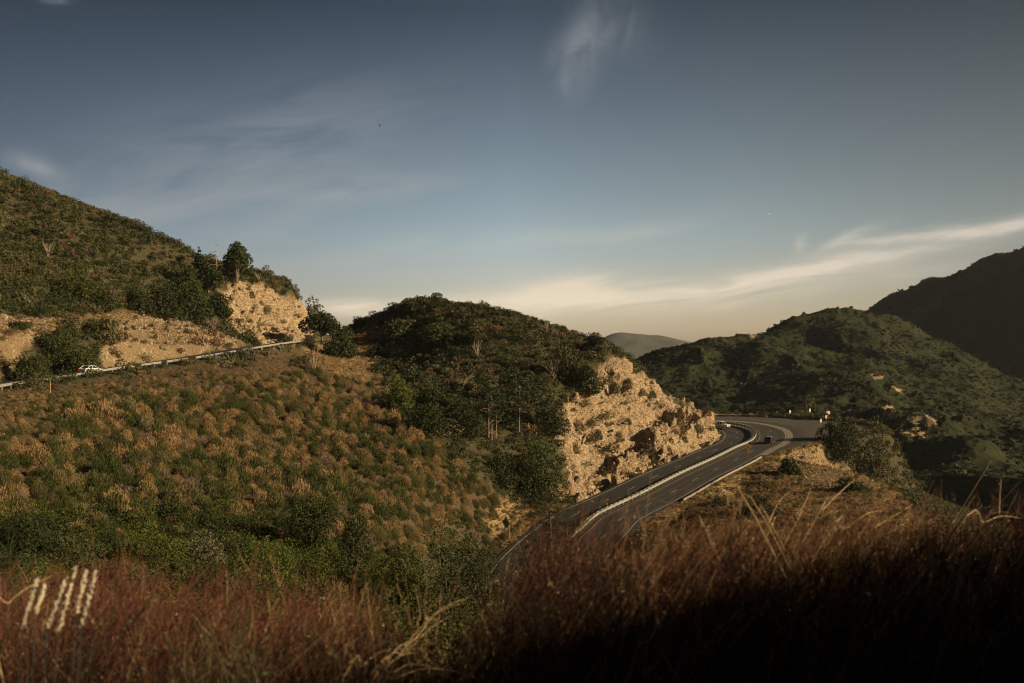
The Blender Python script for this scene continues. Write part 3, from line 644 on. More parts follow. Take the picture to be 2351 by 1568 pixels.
thin = vnoise(ALLP[:, 0]/9, ALLP[:, 1]/9, 2); scr &= (r0.random(len(thin)) < np.where(AV < 900, .6, .97))
Ps = ALLP[scr]; us, vs_ = AU[scr], AV[scr]; rs = np.random.default_rng(77)
ss = rs.uniform(.85, 1.1, len(Ps))*(.9+1.0*rs.random(len(Ps))**1.6)*np.where(vs_ < 900, .85, 1.0)*(1+.25*(vnoise(Ps[:, 0]/12, Ps[:, 1]/12, 33)-.5)); app = ss/Ps[:, 1]; kindn = .5+(vnoise(Ps[:, 0]/8, Ps[:, 1]/8, 8)-.5)*.7+(rs.random(len(Ps))-.5)*1.0
_i, _o, _d = road_query(lrc, lrn, Ps[:, 0], Ps[:, 1]); ss = ss*np.where(_d < 11, .42, np.where(_d < 16, .6, 1)); app = ss/Ps[:, 1]
lowright = sstep(980, 1180, vs_)*.12
kk = np.where(kindn < .43+lowright, 0, np.where(kindn < .64+lowright, 2, np.where(kindn < .97, 1, 3)))
inframe = (us > 5) & (us < 2346) & (vs_ < 1240)
order = np.argsort(-app*inframe); ind = order[:300]; rest = order[300:]
BM = [[tmesh('broom_bush', q, m) for q in T] for T, m in ((T_BROOM, L_BROOM), (T_STRAW, L_STRAW), (T_BROOM, L_OLIVE), (T_GREY, L_GREY))]
BN = ['dark green', 'straw coloured dried', 'olive', 'bare grey twiggy']
def where(x, y):
    c = 'far left' if x < 250 else 'left' if x < 520 else 'middle' if x < 800 else 'right' if x < 1000 else 'gully side'
    rrow = 'just above the green thicket' if y > 1130 else 'on the lower slope' if y > 1060 else 'halfway up the slope' if y > 980 else 'on the upper slope below the mountain road'
    return f'{rrow}, {c}'
for i in ind:
    k = kk[i]; ms = BM[k]; o = mkobj('broom_bush', ms[rs.integers(len(ms))], loc=tuple(Ps[i]-[0, 0, .12])); o.rotation_euler = (0, 0, rs.uniform(0, 6.28)); s = ss[i]; o.scale = (s, s, s*rs.uniform(.85, 1.15))
    tag(o, f'{BN[k]} rounded broom bush {where(us[i], vs_[i])}', 'bush', 'broom bushes covering the scrub slope')
for k, T, m in ((0, T_BROOM, L_BROOM), (1, T_STRAW, L_STRAW), (2, T_BROOM, L_OLIVE), (3, T_GREY, L_GREY)):
    id_ = rest[kk[rest] == k]; scatter('broom_scrub', T, m, Ps[id_]-[0, 0, .1], ss[id_], k+3)
# chaparral on both hills
ch = ~inscrub & ~onr & ~inrock & ~indirt & ~ingrass & ((ALLP[:, 1] > 150) | (AU < -60)) & vis & (AU > -860) & ((AV < 1160) | (AU < -60))
Pc = ALLP[ch]; uc, vc = AU[ch], AV[ch]; den = vnoise(Pc[:, 0]/8, Pc[:, 1]/8, 30)
k_ = (rs.random(len(Pc)) < np.clip(1.8*den+.6, .93, 1)); Pc, uc, vc = Pc[k_], uc[k_], vc[k_]
sc_ = rs.uniform(1.2, 2.3, len(Pc))*np.where(uc > 850, .8, .92)*(1+.5*(rs.random(len(Pc)) > .92)); ap = sc_/Pc[:, 1]; od = np.argsort(-ap*((uc > 0) & (uc < 2351))); ind = od[:280]; rest = od[280:]
kc = np.where(vnoise(Pc[:, 0]/7, Pc[:, 1]/7, 50)+(rs.random(len(Pc))-.5)*.6 < .55, 0, 1); kc = np.where(rs.random(len(Pc)) < .06, 2, kc); kc = np.where(rs.random(len(Pc)) < .08, 3, kc)
CT = ((T_SHRUB, L_CHAP, 'olive green'), (T_SHRUB, L_OAK, 'dark green'), (T_SHRUB, L_RUST, 'russet'), (T_SHRUB, L_SAGE, 'pale sage'))
CM = [[tmesh('chaparral_shrub', q, m) for q in T] for T, m, _ in CT]
def where2(x, y):
    if x > 860: return 'on the rounded central hill, '+('near its crest' if y < 780 else 'on its middle slope' if y < 900 else 'low down beside the gully' if x < 1200 else 'above the rock cut')
    return 'on the tall left hill, '+('near the skyline' if y < 405+(x*.42)+70 else 'just above the mountain road' if y > 700 else 'on its middle slope')
for i in ind:
    k = kc[i]; o = mkobj('chaparral_shrub', CM[k][rs.integers(5)], loc=tuple(Pc[i]-[0, 0, .2])); o.rotation_euler = (0, 0, rs.uniform(0, 6.28)); s = sc_[i]; o.scale = (s, s, s*rs.uniform(.8, 1.2))
    tag(o, f'{CT[k][2]} leafy shrub {where2(uc[i], vc[i])}', 'shrub', 'chaparral shrubs on the near hills')
for k in range(4):
    id_ = rest[kc[rest] == k]; scatter('chaparral', T_SMALL if k != 1 else T_SMALL, CT[k][1], Pc[id_]-[0, 0, .2], sc_[id_], k+30)
# sparse low plants on rock, dirt and grass; grass tufts; loose stones
def pick(mask, p, rr=rs): return mask & (rr.random(len(mask)) < p)
lowm = pick((inrock | indirt | ingrass) & ~onr & vis, np.where(indirt, .38, .16)); scatter('low_brush', T_SMALL, L_RUST, ALLP[lowm], rs.uniform(.35, .8, lowm.sum()), 91)
lowm = pick((inrock | indirt) & ~onr & vis, .12); scatter('low_green_brush', [T_BROOM[0], T_BROOM[1]], L_OLIVE, ALLP[lowm], rs.uniform(.35, .9, lowm.sum()), 92)
GP, GU, GV, _ = grid_pts(-130, 95, 110, 330, .62, 8); gm = (zone(Z_GRASS, GU, GV, 30) | (inpoly(GU, GV, Z_SCRUB) & (vnoise(GP[:, 0]/5, GP[:, 1]/5, 4) > .6) & (rs.random(len(GU)) < .35))) & ~on_road(GP[:, 0], GP[:, 1], .3) & visible(GP, .3)
scatter('dry_grass', T_TUFT, L_GRASS, GP[gm], rs.uniform(.25, .6, gm.sum()), 93)
def stone(seed):
    r = np.random.default_rng(seed); v = np.array([(1,0,0),(-1,0,0),(0,1,0),(0,-1,0),(0,0,1),(0,0,-1),(.6,.6,.5),(-.6,.5,.6),(.5,-.6,-.6),(-.6,-.6,.5)])*r.uniform(.6, 1.1, (10, 3))
    import bmesh; bm = bmesh.new(); [bm.verts.new(q) for q in v]; bmesh.ops.convex_hull(bm, input=bm.verts); bmesh.ops.triangulate(bm, faces=bm.faces)
    bm.verts.ensure_lookup_table(); bm.verts.index_update(); V = np.array([x.co[:] for x in bm.verts]); Fc = np.array([[q.index for q in f.verts] for f in bm.faces]); bm.free(); return V, Fc, np.full(len(V), .5)
T_STONE = [stone(s) for s in (1, 2, 3, 4)]
SP, SU, SV, _ = grid_pts(-110, 95, 140, 335, .7, 9); sm = (zone(Z_DIRT, SU, SV, 24) & (rs.random(len(SU)) < .8) | zone(Z_ROCK, SU, SV, 10) & (rs.random(len(SU)) < .25)) & ~on_road(SP[:, 0], SP[:, 1], .5) & visible(SP, .3)
scatter('scree', T_STONE, M_ROCKS, SP[sm]+[0, 0, .02], .08+.32*rs.random(sm.sum())**3, 94)
# right bank: low brush over the whole falling slope
BP, BU, BV, _ = grid_pts(20, 165, 125, 345, 1.5, 12); bo = ~on_road(BP[:, 0], BP[:, 1], .8) & (BP[:, 0] > 0) & (BU > 1400) & ~inpoly(BU, BV, Z_ROCK[1])
dn = vnoise(BP[:, 0]/8, BP[:, 1]/8, 70); stone_z = zone(Z_DIRT, BU, BV, 10)
bk = bo & (rs.random(len(BU)) < np.where(stone_z, .12, np.where((BP[:, 2] < -5) | (BP[:, 0] > 86), .97, .5))); bq = BP[bk]; sel = rs.random(len(bq)); low = (bq[:, 2] < -6) | (bq[:, 0] > 86)
for lo, hi, T, m, a0, a1 in ((0, .3, T_SMALL, L_RUST, .4, .8), (.3, .6, T_BROOM, L_OLIVE, .4, .9), (.6, 1, T_SMALL, L_CHAP, .5, 1.1)):
    q = (sel >= lo) & (sel < hi) & ~low
    scatter('bank_brush', T, m, bq[q], rs.uniform(a0, a1, q.sum()), int(95+lo*10))
scatter('valley_chaparral', T_SMALL, L_CHAP, bq[low], rs.uniform(1.1, 2.2, low.sum()), 99)
# distant cover
def hillcover(name, H, x0, x1, y0, y1, sp, mat, s0, s1, seed, lim=.60, thr=.42, bare=None):
    r = np.random.default_rng(seed); gx, gy = np.meshgrid(np.arange(x0, x1, sp), np.arange(y0, y1, sp)); X = (gx+(r.random(gx.shape)-.5)*sp).ravel(); Y = (gy+(r.random(gx.shape)-.5)*sp).ravel()
    m = (X/Y < lim) & (X/Y > .06) & (vnoise(X/22, Y/22, 3)+(r.random(len(X))-.5)*.8 > thr); X, Y = X[m], Y[m]; Zh = H(X, Y)
    if bare: u, v = proj(X, Y, Zh); k = ~zone(bare, u, v, 10); X, Y, Zh = X[k], Y[k], Zh[k]
    scatter(name, T_TINY, mat, np.stack([X, Y, Zh], 1), r.uniform(s0, s1, len(X))*(1+.8*(r.random(len(X)) > .93)), seed)
hillcover('ridge_chaparral', H_MID, 30, 430, 290, 790, 2.5, L_DIST, .9, 1.9, 201, .56, .36)
hillcover('mountain_chaparral', H_MTN, 260, 700, 740, 1420, 6.0, L_DISTD, 1.8, 3.6, 202, .58, .45)
# ------------------------------------------------------------------ trees
def tree(name, label, cat, x, yt, yb, w, mat, kind='oak', d=None, seed=1, n=2600, leaf=None, group=None, dens=.4, trunk=None, sunk=.1, z0=None):
    """a tree whose base stands at photo point (x, yb); width and height follow from its distance"""
    if d is None: p = hit(x, yb)
    else:
        X = (x-CX)/F*d; p = (X, d, ground(X, d))
    D_ = p[1]; H_ = (yb-yt)/F*D_; Wd = w/F*D_
    if d is not None: H_ = EYE+(CY-yt)/F*D_-p[2]
    r = np.random.default_rng(seed*7+3); root = empty(name, (p[0], p[1], p[2]-sunk)); tag(root, label, cat, group)
    tk = trunk or max(.12, min(.5, H_*.035)); t_ = MB(); lobes = []
    if kind in ('oak', 'bush', 'open'):
        nb = 9 if kind == 'oak' else 7; lo = .42 if kind == 'oak' else .3 if kind == 'bush' else .5
        for i in range(nb):
            a = i*2.4+r.uniform(-.4, .4); rr = r.uniform(.25, .62)*Wd/2; z = H_*r.uniform(lo, .74)
            lobes.append((math.cos(a)*rr, math.sin(a)*rr, z, Wd*.5*r.uniform(.34, .52), Wd*.5*r.uniform(.34, .52), H_*r.uniform(.17, .26)))
        lobes.append((0, 0, H_*.72, Wd*.27, Wd*.27, H_*.26)); 
        if kind == 'bush': lobes += [(Wd*.25*math.cos(a), Wd*.25*math.sin(a), H_*.22, Wd*.3, Wd*.3, H_*.25) for a in np.arange(0, 6.28, 1.25)]
        t_.tube([(0, 0, -.3), (r.uniform(-.1, .1)*H_*.2, 0, H_*.22), (r.uniform(-.1, .1)*H_, 0, H_*.45)], [tk, tk*.8, tk*.5])
        for L in lobes[:nb]: t_.tube([(0, 0, H_*.16), (L[0]*.45, L[1]*.45, L[2]*.55), (L[0]*.85, L[1]*.85, L[2]*.9)], [tk*.5, tk*.33, tk*.12], 5)
    elif kind == 'conifer':
        k = 11
        for i in range(k):
            f_ = i/(k-1); z = H_*(.16+.8*f_); rad = Wd*.5*(1-f_)**.8*r.uniform(.75, 1.1)+.15
            for j in range(4 if f_ < .8 else 2):
                a = i*1.3+j*1.57+r.uniform(-.3, .3); lobes.append((math.cos(a)*rad*.55, math.sin(a)*rad*.55, z-rad*.1, rad*.5, rad*.5, H_*.035)); t_.tube([(0, 0, z), (math.cos(a)*rad*.9, math.sin(a)*rad*.9, z-rad*.15)], [tk*.2, tk*.06], 4, False)
        t_.tube([(0, 0, -.3), (0, 0, H_*.6), (0, 0, H_*.99)], [tk, tk*.5, .03])
    elif kind == 'pine':         # open old pine: bare lower trunk, limbs in layers
        tk *= .6; t_.tube([(0, 0, -.3), (.1, 0, H_*.5), (0, 0, H_*.97)], [tk, tk*.7, .05])
        for i in range(15):
            a = i*2.4; z = H_*(.38+.6*i/15); rad = Wd*.5*r.uniform(.55, 1)*(1-.5*(i/15)**2)
            e = (math.cos(a)*rad, math.sin(a)*rad, z+r.uniform(-.06, .05)*H_); t_.tube([(0, 0, z), (e[0]*.5, e[1]*.5, z-.02*H_), e], [tk*.28, tk*.16, .02], 4, False)
            for q in (.55, .95): lobes.append((e[0]*q, e[1]*q, z+.01*H_, rad*.38, rad*.38, H_*.05))
    lf = leaf or max(.075, D_*.00105); n = int(n*1.25)
    c = leaves(n, lobes, lf, seed, gap=dens, asp=.6)
    mkobj('crown', tmesh('crown', c, mat), root); t_.build('trunk', M_BARK, root); return root
def dead(name, label, cat, x, yb, h_px, seed, d=None, lean=0, nbr=8, group=None, thick=.12):
    if d is None: p = hit(x, yb)
    else: X = (x-CX)/F*d; p = (X, d, ground(X, d))
    H_ = h_px/F*p[1]; r = random.Random(seed); b = MB(); b.tube([(0, 0, -.4), (lean*H_*.5, 0, H_*.55), (lean*H_, 0, H_)], [thick, thick*.7, thick*.2])
    for i in range(nbr):
        z = H_*r.uniform(.25, .95); a = r.uniform(0, 6.28); L = H_*r.uniform(.12, .32); x0 = lean*z
        b.tube([(x0, 0, z), (x0+math.cos(a)*L*.6, math.sin(a)*L*.6, z+L*r.uniform(-.1, .4)), (x0+math.cos(a)*L, math.sin(a)*L, z+L*r.uniform(-.3, .8))], [thick*.4, thick*.25, .015], 4)
    o = b.build(name, M_DEAD, loc=p); tag(o, label, cat, group); return o
def branchy(name, label, cat, x, yb, w_px, h_px, seed, d=None, mat=None, group=None, n=13, lean=0, th=.06):   # bare many-stemmed shrub
    p = hit(x, yb) if d is None else ((x-CX)/F*d, d, ground((x-CX)/F*d, d)); r = random.Random(seed); b = MB(); W_, H_ = w_px/F*p[1]/2, h_px/F*p[1]
    for i in range(n):
        a = r.uniform(0, 6.28); q = r.uniform(.3, 1); e = Vector((math.cos(a)*W_*q+lean*H_, math.sin(a)*W_*q, H_*r.uniform(.5, 1))); m_ = Vector((e.x*.35, e.y*.35, e.z*.55))
        b.tube([(0, 0, -.2), m_, e], [th, th*.6, .012], 4, False)
        for j in range(3): f_ = m_.lerp(e, r.uniform(.1, .8)); b.tube([f_, f_+Vector((r.uniform(-.3, .3)*W_, r.uniform(-.3, .3)*W_, r.uniform(.0, .35)*H_))], [th*.4, .01], 4, False)
    o = b.build(name, mat or M_DEAD, loc=p); tag(o, label, cat, group); return o
TR = [
 # tall left hill
 ('oak_tree','tall dark evergreen on top of the pale rock crest beside the bare snag','tree',543,553,658,74,L_OAK,'oak',None,1,4200),
 ('conifer_tree','small pointed conifer poking above the dark trees left of the snag','tree',456,566,655,42,L_NEEDLE,'conifer',None,2,1800),
 ('oak_tree','broad dark tree just left of the bare snag','tree',478,602,682,78,L_OAK,'oak',None,3,2600),
 ('oak_tree','dark tree low in the grove, leaning over the pale rock cut','tree',497,668,728,72,L_OAK,'bush',None,4,2200),
 ('oak_tree','large green tree in the middle of the dark grove on the left hill','tree',437,640,736,96,L_OAK,'bush',None,5,3400),
 ('oak_tree','shadowed tree at the left edge of the dark grove','tree',370,640,728,92,L_OAK,'bush',None,6,2800),
 ('oak_tree','dark tree in the upper part of the grove on the left hill','tree',420,598,670,80,L_OAK,'bush',None,7,2400),
 ('oak_tree','bright green round tree high on the open left hillside','tree',180,600,688,98,L_BRIGHT,'bush',None,8,3000),
 ('shrub_tree','round shrub standing on the skyline of the left hill','tree',250,489,520,44,L_CHAP,'bush',None,9,1200),
 ('oak_tree','small green tree up the slope right of the bright round tree','tree',232,655,715,64,L_OAK,'bush',None,10,1700),
 ('oak_tree','green tree on the left hillside below the pale rock patch','tree',320,655,718,74,L_OAK,'bush',None,11,2000),
 ('oak_tree','big full green tree beside the mountain road by the white car','tree',142,755,857,165,L_OAK,'bush',None,12,6500),
 ('oak_tree','dark tree at the lower left foot of the big roadside tree','tree',66,800,874,84,L_OAK,'bush',None,13,2400),
 ('shrub_tree','dark drooping bush right of the big roadside tree','tree',247,728,792,66,L_CHAP,'bush',None,14,1700),
 ('shrub_tree','dark low bush on the pale bank at the far left','shrub',42,738,756,48,L_OAK,'bush',None,15,800),
 # saddle
 ('oak_tree','pale olive tree on the saddle against the sky','tree',717,665,738,58,L_SAGE,'bush',None,16,1900),
 ('oak_tree','dark spreading oak on the saddle with its trunk showing','tree',739,712,806,106,L_OAK,'oak',272,17,4200),
 ('oak_tree','rounded green tree at the right foot of the saddle oak','tree',782,743,820,76,L_OAK,'bush',None,18,2800),
 ('shrub_tree','tiny dark bush on the grassy ridge right of the saddle oak','shrub',813,744,758,16,L_OAK,'bush',None,19,260),
 # central hill
 ('oak_tree','dark pointed tree on the crest of the central hill','tree',946,690,716,42,L_OAK,'bush',None,20,1100),
 ('oak_tree','round tree near the left edge of the central hill','tree',909,728,776,70,L_CHAP,'bush',None,21,1900),
 ('oak_tree','rounded tree on the upper central hill','tree',1003,738,790,74,L_OAK,'bush',None,22,2000),
 ('oak_tree','green tree on the upper central hill right of the rounded one','tree',1092,742,788,60,L_CHAP,'bush',None,23,1500),
 ('oak_tree','spreading tree on the skyline above the rock cut','tree',1366,770,806,52,L_OAK,'open',None,24,1100),
 ('oak_tree','dense green tree on the right shoulder of the central hill','tree',1300,780,860,92,L_CHAP,'bush',None,25,2600),
 ('oak_tree','green tree hanging over the left top of the rock cut','tree',1345,835,905,76,L_OAK,'bush',None,26,2200),
 ('oak_tree','bright green cone shaped tree at the left foot of the central hill','tree',913,856,945,74,L_BRIGHT,'bush',None,27,3000),
 ('oak_tree','tall green tree right of the bright cone shaped tree','tree',990,858,932,70,L_OAK,'bush',None,28,2400),
 ('oak_tree','dark round tree below the bright cone shaped tree','tree',984,918,996,86,L_OAK,'bush',None,29,2800),
 ('oak_tree','dark tree beside the two pale dead trunks','tree',1072,925,1004,82,L_OAK,'bush',None,30,2600),
 ('pine_tree','tall open pine with bare limbs in front of the central hill','tree',1191,845,1002,118,L_NEEDLE,'pine',None,31,2600),
 ('pine_tree','shorter open pine left of the tall one','tree',1128,880,1010,92,L_NEEDLE,'pine',None,32,1500),
 ('oak_tree','dark tree between the tall pine and the rock cut','tree',1262,905,1000,92,L_OAK,'bush',None,33,2800),
 ('oak_tree','huge dark oak beside the foot of the rock cut','tree',1228,1000,1152,150,L_OAK,'bush',None,34,7500),
 ('shrub_tree','shadowed bush left of the huge dark oak','shrub',1150,1040,1120,80,L_OAK,'bush',None,35,1800),
 # lower thicket
 ('oak_tree','gnarled flat topped oak with a bare forked trunk in the thicket','tree',712,1130,1230,165,L_OAK,'oak',98,36,5200),
 ('oak_tree','dark oak just right of the gnarled flat topped oak','tree',812,1165,1250,96,L_OAK,'oak',96,37,3000),
 ('oak_tree','large dark oak beside the lower bend of the road','tree',1030,1160,1330,205,L_OAK,'bush',92,38,8000),
 ('oak_tree','bright yellow green bush below the large dark oak','tree',925,1240,1420,190,L_BRIGHT,'bush',60,39,8000),
 ('oak_tree','dark bush filling the gully beside the asphalt','tree',1105,1235,1400,150,L_OAK,'bush',74,40,4500),
 ('thicket_tree','tall leafy bush at the left edge of the thicket','tree',60,1168,1330,190,L_OAK,'bush',80,41,6500),
 ('thicket_tree','leafy bush below the two bare brown bushes','tree',170,1215,1340,170,L_CHAP,'bush',72,42,5000),
 ('thicket_tree','large bright green mounded bush in the middle of the thicket','tree',325,1188,1330,210,L_BRIGHT,'bush',78,43,8500),
 ('thicket_tree','grey green bush between two bright mounds','tree',462,1210,1330,120,L_SAGE,'bush',82,44,3500),
 ('thicket_tree','wide bright green bush below the gnarled oak','tree',600,1222,1360,215,L_BRIGHT,'bush',70,45,8500),
 ('thicket_tree','yellow green bush right below the gnarled oak','tree',725,1240,1360,120,L_BRIGHT,'bush',74,46,4500),
 ('thicket_tree','dark low bush right of the yellow green bush','tree',810,1265,1400,130,L_OAK,'bush',62,47,4000),
 ('thicket_tree','leafy bush low in front of the thicket at left','tree',240,1270,1400,200,L_CHAP,'bush',52,48,6500),
 ('thicket_tree','leafy bush low in front of the thicket below the wide bright bush','tree',500,1290,1400,220,L_OAK,'bush',48,49,6500),
 ('thicket_tree','leafy bush low in front of the thicket near the gap in the brush','tree',740,1320,1420,200,L_CHAP,'bush',44,50,6000),
 ('thicket_tree','dark bush in the corner at the far left of the thicket','tree',20,1270,1400,160,L_OAK,'bush',50,51,4000),
 ('thicket_tree','small leafy bush in the gap between the two brush masses','tree',1000,1350,1470,170,L_OAK,'bush',40,52,4500),
 ('thicket_tree','dark bush in the gap beside the shaded asphalt','tree',1120,1350,1470,130,L_CHAP,'bush',42,53,3500),
 # right side
 ('oak_tree','dark green tree at the edge of the lay-by','tree',1925,960,1055,105,L_OAK,'bush',None,60,4800),
 ('oak_tree','dark tree below the lay-by tree on the slope','tree',2000,985,1090,90,L_CHAP,'bush',235,61,3200),
 ('oak_tree','rounded olive bush behind the lay-by','tree',1860,903,952,66,L_CHAP,'bush',345,62,2400),
 ('shrub_tree','dark green bush on the grassy bank below the lay-by','shrub',1812,1048,1090,52,L_OAK,'bush',None,63,1400),
 ('shrub_tree','dark bush low on the rubble slope','shrub',1745,1140,1185,90,L_OAK,'bush',None,64,2000),
 ('shrub_tree','dark bush beside the leafless shrub on the bank','shrub',1955,1095,1130,70,L_OAK,'bush',None,65,1500),
]
for i, T in enumerate(TR):
    a = list(T); d_ = a[9]; tree(a[0], a[1], a[2], a[3], a[4], a[5], a[6], a[7], a[8], d_, a[10], a[11])
# bushes on the rock cut and on the pale rock above the mountain road, each where it grows
def bush_at(name, label, x, y, w, T, mat, seed, group, hs=.8):
    p = hit(x, y); s = w/F*p[1]/2; r = random.Random(seed); key = (id(T), mat.name)
    if key not in BUSHM: BUSHM[key] = [tmesh(name, q, mat) for q in T]
    o = mkobj(name, BUSHM[key][r.randrange(len(BUSHM[key]))], loc=(p[0], p[1]-.2*s, p[2]-.3*s)); o.scale = (s, s, s*1.05); o.rotation_euler = (0, 0, r.uniform(0, 6)); tag(o, label, 'bush', group)
BUSHM = {}
cut = [(1397,1035,46,'large','at the bottom of the upper cut'),(1372,1008,34,'mid sized','left of the large bush at the bottom of the cut'),(1358,975,30,'small','on the left ledges'),(1393,958,44,'loose','in the middle of the left ledges'),(1420,1010,34,'dark','near the bench'),
 (1440,975,28,'small','in the centre of the cut'),(1465,985,22,'small','right of centre on the cut'),(1412,900,38,'leafy','high on the cut under the trees'),(1440,888,34,'leafy','in the upper gully of the cut'),(1390,880,36,'leafy','below the trees at the cut top'),
 (1476,905,24,'small','on the upper face'),(1497,910,24,'round','on the upper right face'),(1518,935,22,'small','right of the upper face'),(1532,922,20,'tiny','under the right skyline'),(1500,868,30,'brushy','on the skyline of the cut'),(1455,852,34,'brushy','near the top of the cut'),
 (1535,965,24,'round green','on the step above the bench'),(1480,1000,18,'tiny','above the bench'),(1345,930,36,'leafy','at the left side of the cut'),(1330,985,34,'leafy','at the far left side of the cut'),(1320,1035,36,'leafy','left of the lowest ledges'),
 (1345,1068,24,'small','at the foot of the left ledges'),(1560,955,30,'reddish','at the end of the bench'),(1605,990,32,'dark green','on the lower wall near the bend'),(1630,985,24,'small','on the nose of the lower wall'),(1572,1015,22,'small','in the middle of the lower wall'),
 (1535,1040,26,'round','on the lower wall'),(1585,1030,18,'tiny','near the road on the lower wall'),(1500,1060,18,'tiny','on the left part of the lower wall'),(1550,1000,30,'brown','on top of the lower wall'),(1590,965,34,'brown','at the highest part of the lower wall'),(1620,950,30,'reddish','on the crown above the bend')]
for i, (x, y, w, a_, b_) in enumerate(cut): bush_at('ledge_bush', f'{a_} bush {b_}', x, y, w*1.15, T_BROOM if i % 3 else T_SHRUB, (L_OLIVE, L_CHAP, L_BROOM)[i % 3] if a_ not in ('reddish','brown') else L_RUST, i, 'bushes on the rock cut')
upr = [(578,682,24,'dark','near the top of the rock'),(525,700,20,'low','below the snag'),(614,712,26,'conical young','in the middle of the pale rock'),(548,742,28,'broom like','low on the rock'),(570,768,28,'broom like','just above the mountain road'),(602,748,22,'dark','right of centre'),
 (632,768,30,'broom like','by the road right of centre'),(650,745,20,'small','on the right face'),(500,752,34,'dark round','at the left foot of the rock'),(525,770,24,'dark','left of the road edge'),(660,790,40,'low','at the roadside'),(686,728,24,'dark','on the right shoulder'),(590,790,30,'low dark','next to the rail'),(640,795,26,'rusty','beyond the rail'),
 (628,655,26,'low','on the sloping skyline'),(655,672,24,'low','lower on the sloping skyline'),(600,700,18,'tiny','under the top ledge')]
for i, (x, y, w, a_, b_) in enumerate(upr): bush_at('rock_bush', f'{a_} bush {b_} of the pale outcrop', x, y, w*1.1, T_SHRUB if i % 2 else T_BROOM, (L_OAK, L_CHAP, L_OLIVE)[i % 3], i+50, 'bushes on the pale outcrop')
for i, (x, y, w, m, l) in enumerate([(60,752,40,L_CHAP,'olive shrub on the pale bank right of the dark low bush'),(98,768,44,L_RUST,'rusty shrub above the big roadside tree, at its left'),(165,750,50,L_CHAP,'olive shrub on the bank above the big roadside tree'),(212,748,46,L_CHAP,'olive shrub between the drooping bush and the roadside tree'),
  (262,815,44,L_RUST,'rusty brush right of the big roadside tree'),(285,780,52,L_RUST,'russet brush on the dirt bank below the drooping bush'),(250,770,46,L_OAK,'dark shrub under the drooping bush'),(458,790,50,L_RUST,'large russet thicket left of the brown stalk'),(480,768,46,L_RUST,'russet brush under the dark grove'),(498,795,48,L_RUST,'russet brush right of the brown stalk'),
  (525,800,40,L_OLIVE,'olive shrub beside the rail under the outcrop'),(432,765,34,L_CHAP,'small olive shrub on top of the dirt bank'),(452,745,30,L_OAK,'dark little shrub at the grove edge'),(395,748,26,L_SAGE,'grey shrub at the top of the dirt bank'),(337,828,40,L_OLIVE,'olive shrub at the foot of the dirt bank'),(368,800,16,L_OAK,'small dark plant on the dirt bank'),(20,770,40,L_RUST,'rusty brush at the left frame edge above the road'),(10,842,60,L_OAK,'dark shrub at the left frame edge behind the rail'),
  (512,838,70,L_SAGE,'large grey green bush just below the rail segment'),(560,840,60,L_CHAP,'grey green bush right of the larger one below the rail'),(300,850,70,L_OLIVE,'olive bush hiding the rail below the dirt bank'),(700,835,54,L_CHAP,'olive bush below the saddle oak'),(415,812,30,L_RUST,'low russet brush at the foot of the dirt bank')]):
    bush_at('roadside_bush', l, x, y, w, T_SHRUB, m, i+120, 'bushes beside the mountain road')
back = [(1640,951,40,L_OLIVE),(1668,950,44,L_CHAP),(1700,949,34,L_RUST),(1725,950,30,L_GRASS),(1752,946,52,L_CHAP),(1778,946,50,L_OAK),(1800,950,34,L_RUST),(1832,955,30,L_RUST),(1874,956,34,L_CHAP),(1905,945,26,L_RUST)]
for i, (x, y, w, m) in enumerate(back):
    tint = {'broom_olive':'olive','chaparral_leaf':'green','rusty_buckwheat':'rusty','dry_grass':'straw coloured','oak_leaf':'dark green'}[m.name]
    spot = ['nearest the rock','second from the rock','left of the straw coloured one','over the far rail','left of the dark green one','right of its green neighbour','beside the first marker','between the two lone markers','under the olive bush','beside the tall green sign'][i]
    bush_at('verge_bush', f'{tint} low bush in the row behind the bend, {spot}', x, y+4, w, T_SMALL, m, i+80, 'low bushes behind the bend')
for i, (x, y, w, m, l) in enumerate([(135,1180,96,L_GREY,'larger left one of two rounded bare brown bushes above the thicket'),(225,1195,90,L_GREY,'right one of two rounded bare brown bushes above the thicket')]):
    bush_at('bare_bush', l, x, y, w, T_GREY, L_RUST, i, None, 1.0)
# dead wood
dead('snag', 'tall bare dead trunk standing alone left of the big evergreen', 'dead tree', 500, 672, 112, 1, lean=-.04, nbr=9, thick=.15)
dead('dead_tree', 'left one of two pale dead trunks beside the pines', 'dead tree', 1122, 1020, 92, 2, thick=.13, nbr=9, group='pale dead trunks')
dead('dead_tree', 'right one of two pale dead trunks beside the pines', 'dead tree', 1140, 1022, 72, 3, thick=.11, nbr=7, group='pale dead trunks')
for x, y, w, h, l in [(1254,766,12,28,'forked dead branch on the skyline of the central hill'),(1215,742,14,16,'thin dead twigs on the central skyline'),(1140,720,26,20,'tangle of dead twigs on top of the central hill'),(594,650,30,28,'dead branches leaning right of the big evergreen'),
   (720,858,40,60,'bare branches at the left edge of the central hill'),(880,905,60,26,'fallen pale branches at the top of the scrub slope'),(1095,820,34,40,'dead twiggy shrub halfway up the central hill'),(1030,800,30,16,'small dead branches in the central hill chaparral'),
   (1270,870,90,50,'tangle of bare branches above the rock cut'),(110,590,36,36,'bare shrub high on the left hill'),(200,640,30,24,'bare twigs left of the bright round tree'),(490,760,50,36,'heap of bare branches under the dark grove'),(1905,1120,60,50,'dark leafless shrub on the rubble slope'),
   (1120,960,60,40,'broken pale limbs in front of the dark trees'),(1060,890,70,30,'long curved dead limb below the central chaparral'),(820,1120,20,26,'small dead twig among the broom')]:
    branchy('dead_branches', l, 'dead branches', x, y, w, h, int(x), th=.07 if x != 1905 else .05)
